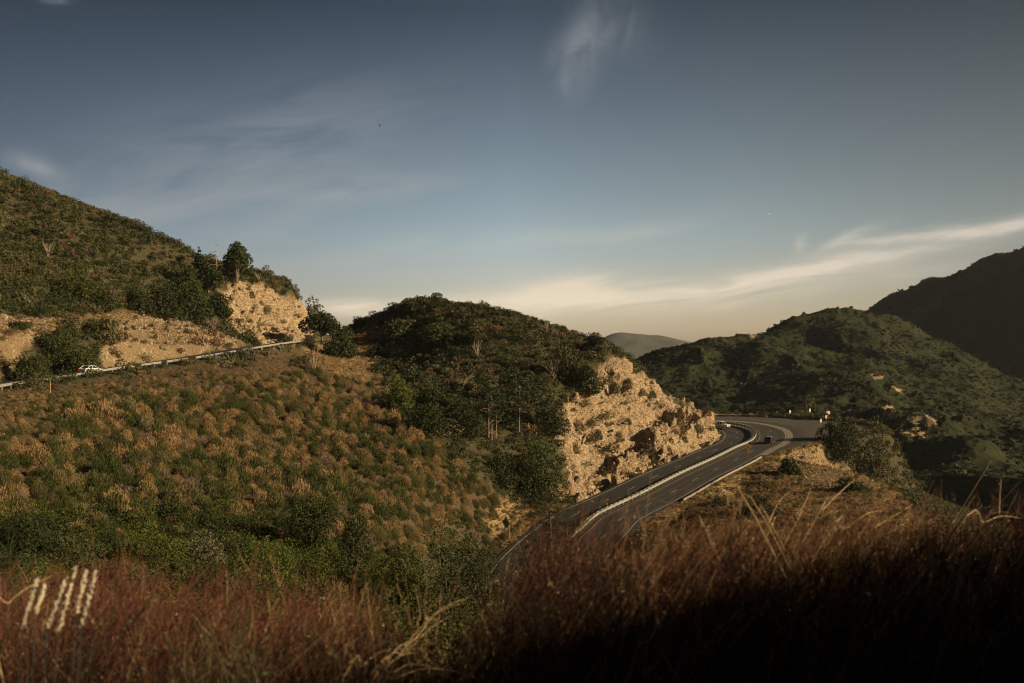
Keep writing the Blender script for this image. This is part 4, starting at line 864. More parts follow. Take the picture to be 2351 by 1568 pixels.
for x, yb, h, l in [(481,826,26,'brown stalk in front of the mountain road rail, left one'),(602,805,26,'pale stalk by the mountain road rail below the rock'),(115,902,36,'thin brown stalk in front of the lower rail at left'),(366,745,14,'short pale stalk on the dirt bank'),(320,862,10,'short stalk beside the road shrubs'),
      (1556,940,26,'straight dry stalk on the skyline of the cut'),(1576,1010,24,'leaning dry stalk on the lower wall'),(1640,968,26,'curled dry stalk at the nose of the cut'),(1652,985,14,'thin dry stalk in front of the pickup'),(718,700,12,'thin stalk on the outcrop skyline'),(446,775,12,'short stalk below the dark grove'),(840,1020,30,'thin dry stalk standing in the broom')]:
    p = hit(x, yb); h_ = h/F*p[1]*.85; b = MB(); b.tube([(0, 0, -.2), (.03*h_, 0, h_*.6), (-.02*h_, 0, h_)], [.05, .045, .03], 5); tag(b.build('dry_stalk', M_STALK, loc=p), l, 'dry stalk')
# ------------------------------------------------------------------ barriers
def rail_pts(c, n, off, s0, s1, step, bank=None, dz=0):
    out = []
    for s in np.arange(s0, s1+.001, step):
        ix = np.arange(len(c)); x = [np.interp(s, ix, c[:, q]) for q in range(3)]; nn = [np.interp(s, ix, n[:, q]) for q in range(2)]
        o = np.interp(s, ix, off) if hasattr(off, '__len__') else off; bk = np.interp(s, ix, bank) if bank is not None else 0
        out.append((x[0]+nn[0]*o, x[1]+nn[1]*o, x[2]+bk*np.clip(o, -9, 12)+dz, nn[0], nn[1]))
    return out
def beam(name, P, prof, mat, parent, origin):
    vs = []; k = len(prof)
    for (x, y, z, nx, ny) in P:
        for (o, h) in prof: vs.append((x+nx*o-origin[0], y+ny*o-origin[1], z+h-origin[2]))
    fs = [(i*k+j, i*k+(j+1) % k, (i+1)*k+(j+1) % k, (i+1)*k+j) for i in range(len(P)-1) for j in range(k)]
    fs += [tuple(range(k))[::-1], tuple((len(P)-1)*k+j for j in range(k))]
    return mkobj(name, mkmesh(name, vs, fs, mat), parent)
def wprof(side, h0, h1, humps, dep=.08, base=.0):
    a = [(base+side*(dep*(.35+.65*abs(math.sin(math.pi*humps*t)))), h0+(h1-h0)*t) for t in np.linspace(0, 1, humps*4+1)]
    return a+[(base, h1), (base, h0)]
def guardrail(label, P, post_step, mat, sides=(1,), h0=.42, h1=.74, humps=2, post_h=.8, pw=.16, blk=None, postm=None, top=False):
    o = P[len(P)//2]; root = empty('guardrail', (o[0], o[1], o[2])); tag(root, label, 'guardrail')
    for sd_ in sides: beam('beam', P, wprof(sd_, h0, h1, humps, base=sd_*(blk or .1)), mat, root, o)
    pm = None
    for i in range(0, len(P), post_step):
        x, y, z, nx, ny = P[i]; a = math.atan2(ny, nx)
        if pm is None:
            b = MB(); b.box((0, 0, post_h/2-.15), (pw, pw, post_h+.3)); 
            if blk: b.box((0, 0, (h0+h1)/2+.06), (blk*2, pw*1.1, .36)); b.box((0, 0, h1+.1), (blk*2.1, pw*1.3, .05))
            pm = b.mesh('post', postm or mat)
        q = mkobj('post', pm, root, (x-o[0], y-o[1], z-o[2])); q.rotation_euler = (0, 0, a)
    return root
sm0 = s_at(13.5, 177); sm1 = s_at(50, 293)
guardrail('long double sided steel barrier down the middle of the curving highway', rail_pts(hwc, hwn, 0, sm0-25, min(sm1+2, iE), .95, None), 2, M_GALV, (1, -1), .40, .86, 3, .82, .15, .22, None)
guardrail('low half buried guardrail along the grassy outer edge of the highway', rail_pts(hwc, hwn, 9.7, s_at(25, 197), iB-12, 1.0, hbank, -.22), 4, M_GALVD, (1, -1), .35, .68, 2, .72, .16)
offo = hW-.7
guardrail('dark weathered guardrail on the far outer side of the bend', rail_pts(hwc, hwn, offo, iF-1, iE-2, 1.0, hbank), 3, M_GALVD, (-1,), .45, .8, 2, .95, .18, None)
for i, s in enumerate(range(int(iF), int(iE)-3, 3)):
    P = rail_pts(hwc, hwn, offo-.25, s, s, 1, hbank)[0]; b = MB(); b.box((0, 0, .98), (.16, .05, .16), taper=.9); b.box((0, 0, .45), (.05, .04, .9))
    o = b.build('reflector_post', M_PANEL, loc=P[:3]); tag(o, 'small white reflector standing on the dark rail behind the bend', 'reflector', 'white reflectors on the far rail')
ed = rail_pts(lrc, lrn, 4.25, 2, len(lrc)-1, 1.0); vv = np.array([proj(p[0], p[1], p[2])[0] for p in ed])
def seg(a, b): return [p for p, x in zip(ed, vv) if a <= x <= b and p[1] < 300]
for a, b, l in [(-120, 312, 'long pale guardrail along the mountain road in front of the white car'), (322, 372, 'short piece of pale rail below the dirt bank'), (380, 436, 'short pale rail segment left of the brown stalk'), (443, 545, 'pale guardrail segment above the grey green bushes'), (552, 700, 'pale guardrail below the rock outcrop')]:
    sg = seg(a, b)
    if len(sg) > 3: guardrail(l, sg, 4, M_GALV, (1,), .36, .78, 2, .85, .17)

# ------------------------------------------------------------------ signs
def marker(x, yb, ytop, label, face=1):
    p = hit(x, yb, 150, 400); H_ = max(2.2, (yb-ytop)/F*p[1]); root = empty('marker_sign', p, rz=R(38)); tag(root, label, 'sign', 'double white markers round the lay-by')
    b = MB(); b.box((0, 0, H_/2-.2), (.09, .09, H_+.2)); b.build('post', M_POST, root)
    for s in (-1, 1): b = MB(); b.box((s*.24, -.09, H_-.48), (.26, .03, .95)); b.build('panel', M_PANEL, root)
marker(1884, 984, 962, 'double white marker standing nearest beside the lay-by tree')
marker(1896.5, 979.5, 953, 'double white marker second nearest at the lay-by edge')
marker(1903, 967, 944, 'double white marker just left of the tall green sign, lower of two')
marker(1899, 959, 934, 'double white marker left of the tall green sign, higher of two')
marker(1859, 954, 929, 'lone double marker in front of the rounded olive bush')
marker(1813.5, 951, 932, 'dim lone marker farthest left behind the lay-by')
p = hit(1907, 965, 150, 400); root = empty('road_sign', p, rz=R(78)); tag(root, 'tall green sign seen edge on at the tip of the lay-by', 'sign')
for s in (-.9, .9): b = MB(); b.box((s, 0, 2.1), (.13, .13, 4.7)); b.build('post', M_POST, root)
b = MB(); b.box((0, -.1, 4.0), (2.6, .04, 1.2)); b.box((.4, -.1, 2.9), (1.4, .04, .7)); b.build('panel', M_GREEN, root)
p = hit(1911, 963, 150, 400); b = MB(); b.tube([(0, 0, -.2), (0, 0, .5), (0, 0, .9)], [.09, .09, .06], 8); tag(b.build('marker_post', M_PANEL, loc=p), 'short pale post right of the tall green sign', 'post')
def diamond(b, cx, cz, r, y0, y1):
    k = .06*r; pts = [(cx, cz+r), (cx+r, cz), (cx, cz-r), (cx-r, cz)]; b.prism([(x, z) for x, z in pts], y0, y1)
p = hit(1718.5, 1053.5, 150, 400); H_ = 3.9; root = empty('curve_warning_sign', p, rz=R(-4)); tag(root, 'yellow diamond warning sign with a left turn arrow and small plate below', 'warning sign')
b = MB(); b.box((0, .08, 1.2), (.12, .12, 2.9)); b.build('post', M_POST, root)
b = MB(); diamond(b, 0, 2.75, .78, -.02, .01); pan = b.build('sign_panel', M_SIGNYEL, root)
b = MB(); b.box((.16, -.03, 2.5), (.13, .02, .42)); b.box((.0, -.03, 2.76), (.42, .021, .13)); b.add([(-.2,-.03,2.98),(-.2,-.03,2.54),(-.46,-.03,2.76),(-.2,-.02,2.98),(-.2,-.02,2.54),(-.46,-.02,2.76)], [(0,1,2),(5,4,3),(0,2,5,3),(1,0,3,4),(2,1,4,5)]); b.build('arrow', M_BLACK, pan)
b = MB(); b.box((0, -.03, 1.6), (.6, .03, .55)); pl = b.build('speed_plate', M_SIGNYEL, root)
# back of the sign pair by the lower bend
p = hit(1164, 1241, 120, 260); root = empty('road_sign', p, rz=R(-48)); tag(root, 'dark back of a diamond sign on two posts beside the lower bend', 'sign')
b = MB(); b.box((-.5, 0, 1.5), (.12, .12, 3.9)); b.build('post', M_TRIM, root); b = MB(); b.box((.5, 0, 1.5), (.12, .12, 3.6)); tag(b.build('post', M_POST, root), 'reddish brown post')
b = MB(); diamond(b, -.1, 2.9, 1.0, -.12, -.09); diamond(b, .1, 2.85, .8, -.2, -.17); b.build('sign_panel', M_SIGNBACK, root)

# ------------------------------------------------------------------ vehicles (x forward, z up)
def vehicle(name, label, cat, loc, rz, kind, paint, rx=0):
    root = empty(name, loc, rz); tag(root, label, cat)
    if kind == 'sedan': L, W_, zb, zm, zt = 4.8, 1.82, .28, .92, 1.42; low = [(-2.4,.35),(-2.38,.85),(-2.2,.98),(-1.5,1.0),(1.0,.95),(1.9,.82),(2.32,.66),(2.4,.35),(2.2,.25),(-2.2,.25)]; cab = [(-1.75,.97),(-.95,1.38),(-.2,1.44),(.35,1.40),(1.15,.94)]; wx = (-1.42, 1.42); wr = .33
    elif kind == 'suv': L, W_ = 4.7, 1.9; low = [(-2.3,.4),(-2.32,1.0),(-2.2,1.08),(1.2,1.08),(2.0,.98),(2.3,.8),(2.35,.4),(2.1,.3),(-2.1,.3)]; cab = [(-2.2,1.06),(-1.95,1.62),(-1.6,1.72),(.1,1.72),(.5,1.6),(1.25,1.06)]; wx = (-1.4, 1.42); wr = .38
    else: L, W_ = 5.7, 2.0; low = [(-2.8,.55),(-2.82,1.1),(-.45,1.12),(1.5,1.14),(2.6,1.05),(2.78,.9),(2.8,.5),(2.5,.42),(-2.6,.42)]; cab = [(-.45,1.1),(-.3,1.82),(.9,1.84),(1.55,1.12)]; wx = (-1.75, 1.8); wr = .42
    b = MB(); n = len(low); h = W_/2; prof = low
    vs = []
    for y, ins in ((-h, .06), (-h+.08, 0), (h-.08, 0), (h, .06)):
        cx_ = 0; cz = .65
        for x, z in prof: vs.append((x*(1-ins*.6), y, cz+(z-cz)*(1-ins*2)))
    fs = [tuple(range(n)), tuple(3*n+i for i in range(n))[::-1]]
    for k in range(3): fs += [(k*n+(i+1) % n, k*n+i, (k+1)*n+i, (k+1)*n+(i+1) % n) for i in range(n)]
    b.add(vs, fs); m = len(cab); ht = h*.74; hb = h*.93; z0 = cab[0][1]; z1 = max(z for _, z in cab)
    for s in (-1, 1):
        pass
    wid = lambda z: hb+(ht-hb)*(z-z0)/(z1-z0)
    # roof skin and pillars in body colour
    top = [p for p in cab if p[1] > z1-.12]; xs0, xs1 = top[0][0], top[-1][0]
    b.box(((xs0+xs1)/2, 0, z1+.005), (xs1-xs0+.1, ht*2+.04, .05), taper=.94)
    for px_, pz in (cab[0], cab[-1]):
        tx = xs0 if px_ < xs0 else xs1
        for s in (-1, 1): b.tube([(px_, s*hb*.99, pz), (tx, s*ht*1.01, z1)], .05, 4)
    for s in (-1, 1): b.tube([((xs0+xs1)/2, s*hb, z0), ((xs0+xs1)/2, s*ht*1.01, z1)], .045, 4)
    if kind == 'pickup': 
        for s in (-1, 1): b.box((-1.65, s*.93, 1.16), (2.3, .1, .14))
    body = b.build('body', paint, root)
    g = MB(); gv = [(x, -wid(z), z) for x, z in cab]+[(x, wid(z), z) for x, z in cab]
    g.add(gv, [tuple(range(m)), tuple(range(2*m-1, m-1, -1))]+[((i+1) % m, i, i+m, (i+1) % m+m) for i in range(m)]); g.build('windows', M_GLASS, root)
    if kind == 'pickup': t_ = MB(); t_.box((-1.62, 0, 1.125), (2.2, 1.7, .03)); t_.build('truck_bed', M_TRIM, root)
    for x in wx:
        for s in (-1, 1):
            wroot = MB(); wroot.tube([(x, s*(h-.2), wr), (x, s*(h+.02), wr)], wr, 18); w_ = wroot.build('wheel', M_TYRE, root)
            q = MB(); q.tube([(x, s*(h+.0), wr), (x, s*(h+.035), wr)], wr*.62, 12); q.build('rim', M_RIM, w_)
    fx = max(x for x, _ in low); bx = min(x for x, _ in low); zf = .72 if kind != 'pickup' else .86
    for s in (-1, 1):
        q = MB(); q.box((fx-.06, s*(h-.28), zf), (.16, .4, .16 if kind != 'pickup' else .26)); q.build('headlight', M_LAMP, root)
        q = MB(); q.box((bx+.05, s*(h-.2), .9), (.12, .3, .2 if kind != 'suv' else .42)); q.build('taillight', M_RED, root)
        q = MB(); q.box((cab[-1][0]-.25, s*(h+.08), cab[-1][1]+.08), (.16, .2, .13), taper=.85); q.build('mirror', paint, root)
    q = MB(); q.box((fx-.03, 0, zf-.04), (.1, W_*.52, .3 if kind == 'pickup' else .16)); q.build('grille', M_CHROME if kind == 'pickup' else M_TRIM, root)
    for x in (fx-.02, bx+.02): q = MB(); q.box((x, 0, .46), (.14, W_*.88, .2), taper=.97); q.build('bumper', M_CHROME if kind == 'pickup' else (M_TRIM if kind == 'suv' else paint), root)
    return root
def on_lane(c, n, bank, off, xt, rngs):
    best = min(range(*rngs), key=lambda s: abs(proj(c[s, 0]+n[s, 0]*off, c[s, 1]+n[s, 1]*off, c[s, 2])[0]-xt)); t_ = (-n[best, 1], n[best, 0])
    return (c[best, 0]+n[best, 0]*off, c[best, 1]+n[best, 1]*off, c[best, 2]+(bank[best]*off if bank is not None else 0)), math.atan2(t_[1], t_[0])
loc, a = on_lane(hwc, hwn, hbank, 4.9, 1767, (iB-10, iA+8)); vehicle('suv', 'black car driving away round the outer lane of the bend', 'car', loc, a, 'suv', M_CBLACK)
loc, a = on_lane(hwc, hwn, hbank, -6.2, 1652, (iA+2, iE)); vehicle('pickup_truck', 'white pickup truck coming round the rock on the inner lane', 'pickup truck', loc, a+math.pi, 'pickup', M_CWHITE)
loc, a = on_lane(lrc, lrn, None, 1.6, 206, (5, len(lrc)-60)); vehicle('sedan', 'white car on the mountain road below the big roadside tree', 'car', loc, a, 'sedan', M_CWHITE)
# birds
for (x, y, d, m, l, s, ro) in [(873, 288, 90, M_BIRD, 'dark bird with raised wings high in the sky left of centre', .33, 1.1), (1767, 492, 110, M_BIRDW, 'tiny pale bird over the right clouds', .35, .3)]:
    root = empty('bird', pp(x, y, d), rz=.4, ry=-ro); tag(root, l, 'bird')
    b = MB(); b.tube([(-.5*s, 0, 0), (-.25*s, 0, .02), (.1*s, 0, .03), (.35*s, 0, .04), (.5*s, 0, .03)], [.02*s, .09*s, .13*s, .08*s, .02*s], 6); b.build('body', m, root)
    for q in (-1, 1): w_ = MB(); w_.add([(.18*s,0,.05),( -.15*s,0,.05),(-.2*s,q*.45*s,.22*s),(.12*s,q*.5*s,.25*s),(-.12*s,q*.95*s,.12*s),(.18*s,0,.03),(-.15*s,0,.03),(-.2*s,q*.45*s,.2*s),(.12*s,q*.5*s,.23*s)], [(0,1,2,3),(3,2,4),(5,8,7,6),(8,4,7),(0,3,8,5),(3,4,8),(1,6,7,2),(2,7,4)]); w_.build('wing', M_BIRD if m == M_BIRD else M_BIRDW, root)
# ------------------------------------------------------------------ thicket floor and foreground brush
TP, TU, TV, _ = grid_pts(-95, 16, 34, 108, 1.5, 15)
m = (TP[:, 0]/TP[:, 1] < .06) & (TP[:, 0] > -92) & ~on_road(TP[:, 0], TP[:, 1], 2) & (TV > 1180)
q = TP[m]; kb = vnoise(q[:, 0]/5, q[:, 1]/5, 3) > .5; scatter('thicket', T_FINE, L_BRIGHT, q[kb]-[0, 0, .3], rs.uniform(1.2, 2.4, kb.sum()), 304); q = q[~kb]; scatter('thicket', T_FINE, L_OAK, q-[0, 0, .3], rs.uniform(1.3, 2.5, len(q)), 301)
TP, TU, TV, _ = grid_pts(-36, 60, 7, 44, 1.1, 16); q = TP; scatter('undergrowth', T_SMALL, L_OLIVE, q-[0, 0, .2], rs.uniform(.5, 1.0, len(q)), 302)
TP, TU, TV, _ = grid_pts(0, 90, 40, 125, 1.7, 17); q = TP[~on_road(TP[:, 0], TP[:, 1], 1.5)]; scatter('undergrowth', T_SMALL, L_CHAP, q-[0, 0, .2], rs.uniform(.8, 1.5, len(q)), 303)

TOPX = [-300, 0, 150, 350, 600, 800, 870, 960, 1060, 1150, 1210, 1250, 1320, 1420, 1500, 1600, 1750, 1900, 2000, 2100, 2250, 2351, 2700]
TOPY = [1300, 1345, 1325, 1345, 1350, 1360, 1420, 1500, 1480, 1410, 1325, 1215, 1195, 1235, 1245, 1235, 1215, 1205, 1210, 1200, 1190, 1180, 1170]
def brush(name, label, mat, n, xa, xb, d0, d1, seed, drop=0, thick=.0022, twigs=13, bits=5, bitsz=.0045, lean=.55, topj=(20, 260), lenj=None, hn=None):
    """stems rising from the ground with fine side twigs and small dry heads, all one mass"""
    r = np.random.default_rng(seed); u = r.uniform(xa, xb, n); d = d0*(d1/d0)**r.random(n); X = (u-CX)/F*d; Y = d
    Zg = height(X, Y); yt = np.interp(u, TOPX, TOPY)-8+drop+(vnoise(u/95, d*.5, 77)-.5)*70+topj[0]*(vnoise(u/28, d*1.3, seed)-.5)*5+topj[1]*r.random(n)**2.2*(1+.6*(3/d))
    Zt = EYE-(yt-CY)/F*d; H_ = Zt-Zg; k = H_ > .25; X, Y, Zg, H_, u = X[k], Y[k], Zg[k], H_[k], u[k]; n = len(X); H_ = np.minimum(H_, 3.0)
    ang = r.normal(0, 1.15, n); ln = H_*lean*(.1+.8*r.random(n)); dx, dy = np.cos(ang)*ln, np.sin(ang)*ln*.4; wob = (r.random((n, 2))-.5)*H_[:, None]*.34
    ts = np.linspace(0, 1, 7); P = np.stack([X[:, None]-dx[:, None]+dx[:, None]*ts**1.6+wob[:, :1]*np.sin(ts*3.1)+.012*r.normal(size=(n, 7)), Y[:, None]+dy[:, None]*ts**2+wob[:, 1:]*np.sin(ts*3.1)+.012*r.normal(size=(n, 7)), Zg[:, None]+H_[:, None]*ts], -1)
    V = []; Fq = []; T = []; Hh = []; base = 0
    hue = np.clip(vnoise(X*1.4, Y*1.4, seed+3)*.8+.2*r.random(n), 0, 1)
    def strips(P, rad, hue, tone):       # three sided tubes
        nonlocal base
        n, k, _ = P.shape; tdir = np.gradient(P, axis=1); tdir /= np.linalg.norm(tdir, axis=2)[..., None]+1e-9
        a = np.cross(tdir, np.array([.3, 1, .2])); a /= np.linalg.norm(a, axis=2)[..., None]+1e-9; b_ = np.cross(tdir, a)
        rr = rad*np.linspace(1, .35, k)[None, :, None]
        ring = np.stack([P+(a*math.cos(q)+b_*math.sin(q))*rr for q in (0, 2.09, 4.19)], 2)
        V.append(ring.reshape(-1, 3)); i = np.arange(n)[:, None, None]*k*3+np.arange(k-1)[None, :, None]*3+np.arange(3)[None, None]; j = np.arange(n)[:, None, None]*k*3+np.arange(k-1)[None, :, None]*3+((np.arange(3)+1) % 3)[None, None]
        Fq.append(np.stack([i, j, j+3, i+3], -1).reshape(-1, 4)+base); base += n*k*3; T.append(np.repeat(tone, k*3)); Hh.append(np.repeat(hue, k*3))
    strips(P, thick, hue, r.random(n)*.6)
    # twigs from the upper part
    m_ = n*twigs; id_ = np.repeat(np.arange(n), twigs); t0 = r.uniform(.35, .97, m_); seg_ = t0*6; s0 = np.minimum(seg_.astype(int), 5); fr = (seg_-s0)[:, None]
    b0 = P[id_, s0]*(1-fr)+P[id_, s0+1]*fr; L = (.05+.16*r.random(m_))*(1.3-t0*.7); th = r.random(m_)*6.28; el = r.uniform(.5, 1.3, m_)
    dirv = np.stack([np.cos(th)*np.cos(el)*.9+.2, np.sin(th)*np.cos(el), np.sin(el)], 1); TPp = np.stack([b0, b0+dirv*(L*.5)[:, None]+r.normal(size=(m_, 3))*.006, b0+dirv*L[:, None]+np.stack([0*L, 0*L, L*.12], 1)], 1)
    strips(TPp, thick*.5, hue[id_], .2+r.random(m_)*.6)
    # small leaves and seed heads along the twigs
    nb = m_*bits; jd = np.repeat(np.arange(m_), bits); tt = r.random(nb)[:, None]; c = TPp[jd, 0]*(1-tt)+TPp[jd, 2]*tt+r.normal(size=(nb, 3))*.008
    a = rdir(nb, r); b_ = np.cross(a, rdir(nb, r)); s = bitsz*(.5+r.random(nb))[:, None]
    V.append(np.stack([c-a*s, c-b_*s*.6, c+a*s, c+b_*s*.6], 1).reshape(-1, 3)); Fq.append(np.arange(nb*4).reshape(-1, 4)+base); base += nb*4
    T.append(np.repeat(r.random(nb), 4)); Hh.append(np.repeat(np.clip(hue[id_[jd]]+.3*(r.random(nb)-.5), 0, 1), 4))
    o = mkobj(name, mkmesh(name, np.concatenate(V), np.concatenate(Fq), mat, dict(tone=np.concatenate(T), hue=np.concatenate(Hh))))
    return tag(o, kind='stuff')
brush('red_brush', '', L_FGRED, 2700, -700, 900, 3.4, 9, 401, topj=(18, 200))
brush('red_brush', '', L_FGRED, 1500, 1205, 2450, 3.4, 8, 402, topj=(24, 170))
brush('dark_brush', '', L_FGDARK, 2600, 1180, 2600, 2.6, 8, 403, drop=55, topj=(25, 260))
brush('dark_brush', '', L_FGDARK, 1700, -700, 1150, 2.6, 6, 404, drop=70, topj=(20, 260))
brush('tan_brush', '', L_FGTAN, 520, 1500, 1960, 4.2, 6.2, 405, drop=-5, topj=(18, 90), lean=.7, bits=3, thick=.0032)
brush('tan_brush', '', L_FGTAN, 110, 1960, 2450, 3.2, 6, 406, drop=0, topj=(20, 140), lean=.6, bits=3)
brush('tan_brush', '', L_FGTAN, 130, 1230, 1560, 3.2, 6, 408, drop=10, topj=(20, 160), lean=.6, bits=3)
brush('tan_brush', '', L_FGTAN, 120, -200, 900, 3.0, 6, 409, drop=5, topj=(20, 160), lean=.7, bits=2)
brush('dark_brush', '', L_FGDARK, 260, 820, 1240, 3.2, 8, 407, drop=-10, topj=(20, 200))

def stalk(label, pts, d, rad=.005, mat=M_STALK, name='grass_stalk', cat='grass stalk', group='pale stalks in the foreground', beads=0, seed=1):
    """a single curved stalk rooted in the ground; pts run from low to tip"""
    r = random.Random(seed); w = [pp(x, y, d+.12*i) for i, (x, y) in enumerate(pts)]; v_ = Vector(w[0])-Vector(w[1]); k_ = max(.3, w[0][2]-ground(w[0][0], w[0][1])); v_ = v_/max(.05, -v_.z if v_.z < 0 else .05); v_ = Vector((max(-.5, min(.5, v_.x)), .12, -1)); g_ = tuple(Vector(w[0])+v_*k_)
    ctrl = [g_]+w; out = []
    for i in range(len(ctrl)-1):
        p0, p1, p2, p3 = [Vector(ctrl[max(0, min(len(ctrl)-1, i+k))]) for k in (-1, 0, 1, 2)]
        for k in range(5): t_ = k/5; out.append(.5*((2*p1)+(-p0+p2)*t_+(2*p0-5*p1+4*p2-p3)*t_*t_+(-p0+3*p1-3*p2+p3)*t_**3))
    out.append(Vector(ctrl[-1])); b = MB(); n = len(out); b.tube(out, [rad*(.8-.65*i/n) for i in range(n)], 5)
    for i in range(beads):
        q = out[int(n*(.34+.64*i/beads))]+Vector((r.uniform(-.006, .006), r.uniform(-.006, .006), r.uniform(-.01, .01))); s = r.uniform(.0025, .0058)
        b.add([q+Vector(v)*s for v in ((1,0,0),(0,1,0),(-1,0,0),(0,-1,0),(0,0,1.2),(0,0,-1.2))], [(0,1,4),(1,2,4),(2,3,4),(3,0,4),(1,0,5),(2,1,5),(3,2,5),(0,3,5)])
    o = b.build(name, mat, loc=(0, 0, 0)); tag(o, label, cat, group)
M_FLOWER = plain('cream_flower', (.5,.45,.32), .8, sc=20)
brush('wispy_stems', '', L_FGRED, 420, 1195, 1800, 3.0, 6.5, 411, drop=-45, topj=(30, 190), lean=.75, twigs=5, bits=2, thick=.0022)
brush('wispy_stems', '', L_FGTAN, 330, 1420, 2450, 2.8, 6.0, 412, drop=-50, topj=(34, 200), lean=.9, twigs=4, bits=2, thick=.0024)
brush('wispy_stems', '', L_FGTAN, 260, 800, 1240, 2.6, 6.0, 413, drop=-70, topj=(30, 260), lean=.9, twigs=3, bits=2, thick=.0022)
brush('wispy_stems', '', L_FGRED, 420, -200, 880, 2.8, 6.5, 414, drop=-35, topj=(30, 160), lean=.9, twigs=5, bits=2, thick=.0022)

def spike(label, x0, y0, x1, y1, d, seed):
    """thin dark stem with loose cream blossoms up its upper part"""
    r = random.Random(seed); a, b_ = Vector(pp(x0, y0, d)), Vector(pp(x1, y1, d)); g_ = Vector((a.x-.06, a.y, ground(a.x, a.y)-.05)); root = empty('flower_spike', tuple(g_)); tag(root, label, 'flower spike', 'white flower spikes')
    pt = [Vector((0, 0, 0)), (a-g_)*.55+Vector((-.02, 0, 0)), a-g_, (a+b_)/2-g_+Vector((r.uniform(-.01, .01), 0, 0)), b_-g_]; s_ = MB(); s_.tube(pt, [.0025, .002, .0018, .0015, .001], 5); s_.build('stem', M_TRIM, root); f_ = MB()
    for i in range(130):
        t_ = r.random(); q = pt[2].lerp(pt[4], t_)+Vector((r.gauss(0, .0022), r.gauss(0, .003), r.gauss(0, .004))); s = r.uniform(.0014, .0034)*(1.1-.5*abs(t_-.7))
        f_.add([q+Vector(v)*s for v in ((1,0,0),(0,1,0),(-1,0,0),(0,-1,0),(0,0,1.2),(0,0,-1.2))], [(0,1,4),(1,2,4),(2,3,4),(3,0,4),(1,0,5),(2,1,5),(3,2,5),(0,3,5)])
    f_.build('blossoms', M_FLOWER, root)
for i, (x0, y0, x1, y1, l) in enumerate([(52,1440,86,1326,'leftmost of the white flower spikes'),(84,1404,103,1338,'second white flower spike from the left, a short one'),(108,1445,152,1328,'third white flower spike, leaning right'),(134,1450,175,1303,'fourth and tallest white flower spike'),(176,1411,198,1310,'thin fifth white flower spike beside the tallest'),(186,1440,220,1312,'rightmost of the white flower spikes')]):
    spike(l+' in the left foreground', x0, y0, x1, y1, 2.7, i)
for i, (pts, d, l) in enumerate([
  ([(1730,1180),(1660,1172),(1561,1161),(1479,1138),(1445,1122),(1436,1128)], 3.0, 'long pale stalk curving left across the highway with a hooked tip'),
  ([(1760,1200),(1690,1192),(1620,1178),(1570,1163)], 3.2, 'pale stalk just below the long hooked one'),
  ([(1790,1240),(1740,1180),(1690,1150),(1640,1135)], 3.4, 'thin stalk arching over the grassy bank'), ([(1640,1260),(1612,1215),(1580,1200),(1500,1205)], 3.3, 'bent stalk drooping left near the road edge'),
  ([(1850,1230),(1890,1170),(1940,1120),(1965,1100)], 3.4, 'stalk pointing up right above the tan clump'), ([(1960,1250),(2010,1210),(2060,1180),(2095,1158)], 3.6, 'stalk rising right at the end of the tan clump'),
  ([(1880,1260),(1940,1215),(1990,1180),(2025,1172)], 3.2, 'pale stalk in the right half of the tan clump'), ([(1800,1250),(1830,1190),(1850,1150),(1862,1120)], 3.6, 'upright stalk in the middle of the tan clump'), ([(1745,1260),(1765,1200),(1790,1150),(1815,1128)], 3.8, 'upright stalk left in the tan clump'),
  ([(2180,1240),(2260,1200),(2300,1185),(2345,1190)], 3.5, 'pale stalk sweeping to the right frame edge'), ([(2230,1260),(2260,1190),(2300,1176),(2330,1182)], 3.0, 'thin hooked stalk near the right frame edge'), ([(2290,1280),(2294,1180),(2296,1130),(2299,1100)], 3.6, 'tall faint stalk standing near the right frame edge'),
  ([(880,1570),(960,1460),(1010,1400),(1080,1370)], 2.8, 'highest of the pale stalks arching right in the centre gap'), ([(860,1570),(940,1470),(1000,1410),(1060,1385)], 2.9, 'pale stalk arching right just below the highest one'), ([(850,1570),(930,1500),(990,1440),(1040,1415)], 2.8, 'middle stalk of the fan in the centre gap'),
  ([(840,1575),(900,1545),(960,1525),(1110,1560)], 2.5, 'low pale stalk arching over the bottom centre'), ([(830,1580),(900,1560),(980,1535),(1090,1548)], 2.6, 'second low pale stalk at the bottom centre'), ([(860,1580),(890,1530),(920,1505),(960,1498)], 2.6, 'short pale stalk at the bottom centre'), ([(780,1570),(830,1530),(880,1495),(980,1490)], 2.7, 'pale stalk left in the bottom fan'),
  ([(-20,1440),(20,1385),(62,1350),(120,1322)], 2.6, 'pale stalk bending over at the left frame edge'),
  ([(960,1480),(965,1420),(960,1380),(950,1340)], 3.6, 'yellowish upright stalk over the bright bush'), ([(1000,1480),(1008,1420),(1010,1380),(1014,1350)], 3.6, 'second yellowish upright stalk over the bright bush'), ([(1150,1430),(1155,1370),(1162,1310),(1172,1270)], 3.3, 'thin stalk in front of the asphalt')]):
    stalk(l, pts, d*1.15, .0034 if d > 2.7 else .003, M_STALK, seed=i)
BPt, BUu, BVv, _ = grid_pts(-30, 8, 120, 200, 1.5, 19); kq = inpoly(BUu, BVv, [(980,1150),(1180,1110),(1290,1110),(1250,1200),(1200,1240),(1130,1300),(980,1300)]) & ~on_road(BPt[:, 0], BPt[:, 1], 1.5)
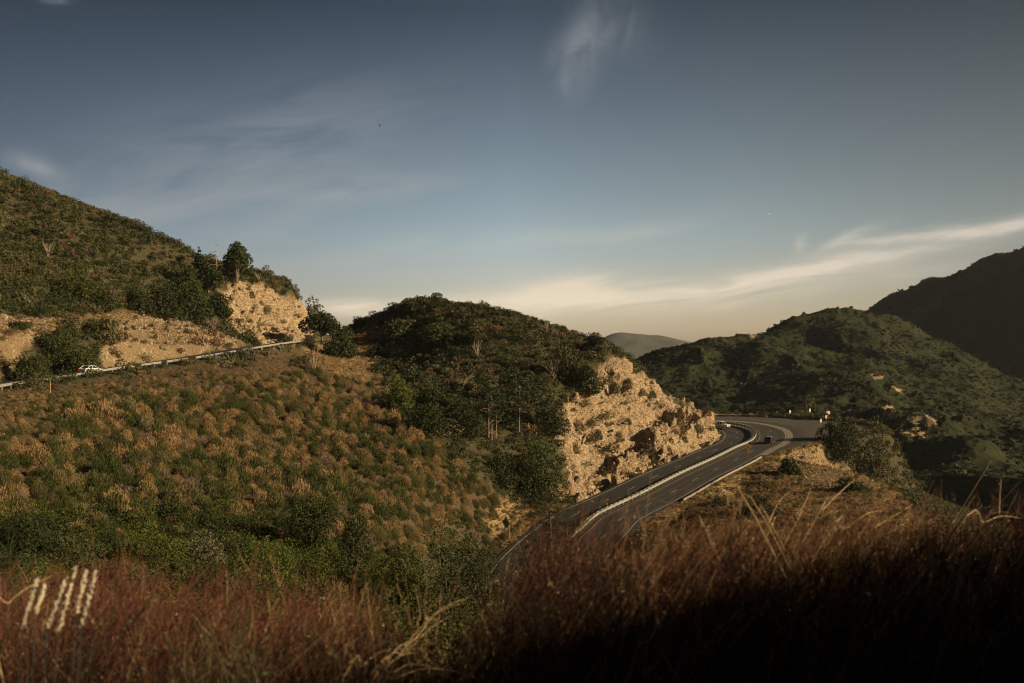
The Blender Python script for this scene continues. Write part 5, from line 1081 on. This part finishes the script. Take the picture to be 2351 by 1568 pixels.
kr = kq & (rs.random(len(BUu)) < .75); scatter('low_brush', T_BROOM, L_OLIVE, BPt[kr], rs.uniform(.35, .9, kr.sum()), 311)
BPt, BUu, BVv, _ = grid_pts(-40, 0, 90, 200, 1.7, 20); kq = inpoly(BUu, BVv, [(820,1130),(960,1080),(1060,1080),(1150,1180),(1110,1270),(960,1300),(820,1290)]) & (rs.random(len(BUu)) < .9); kh = rs.random(len(BUu))
for lo_, hi_, T_, m_ in ((0, .4, T_BROOM, L_BROOM), (.4, .65, T_BROOM, L_OLIVE), (.65, 1, T_STRAW, L_STRAW)): kr = kq & (kh >= lo_) & (kh < hi_); scatter('broom_scrub', T_, m_, BPt[kr], rs.uniform(.8, 1.4, kr.sum()), 320+int(lo_*10))
# needle leaved young pines low beside the road gap
def sapling(x, d, ytop, label, seed, h=1.5, n=34):
    X = (x-CX)/F*d; zt = EYE-(ytop-CY)/F*d; zg = ground(X, d); root = empty('young_pine', (X, d, zg)); tag(root, label, 'young pine', 'young pines by the road gap'); r = np.random.default_rng(seed); H_ = zt-zg
    b = MB(); b.tube([(0, 0, -.1), (.05, 0, H_*.5), (0, 0, H_)], [.05, .035, .015], 6); parts = []
    for i in range(n):
        z = H_*(.35+.65*i/n); a = i*2.4; L = (.25+.5*(1-i/n))*H_*.22; c = np.array([math.cos(a)*L, math.sin(a)*L, z]); b.tube([(0, 0, z-.1*L), tuple(c)], [.012, .006], 4, False)
        v, f, t_ = blades(55, seed+i, w=.012, spread=1.5, curl=.1, base=.03, flat=1, lo=.05); parts.append((v*.26*max(1, H_*.1)+c, f, t_))
    b.build('trunk', M_BARK, root); mkobj('needles', tmesh('needles', join(parts), L_NEEDLE), root)
sapling(1262, 15, 1165, 'young pine rising behind the red brush at the road gap', 1, n=40)
sapling(1218, 12, 1252, 'smaller young pine beside the shaded asphalt', 2, n=26)
sapling(1300, 17, 1195, 'young pine half hidden in the red brush', 3, n=36)
sapling(-8, 9, 1262, 'soft green young pine cut off by the left frame edge', 4, n=26)
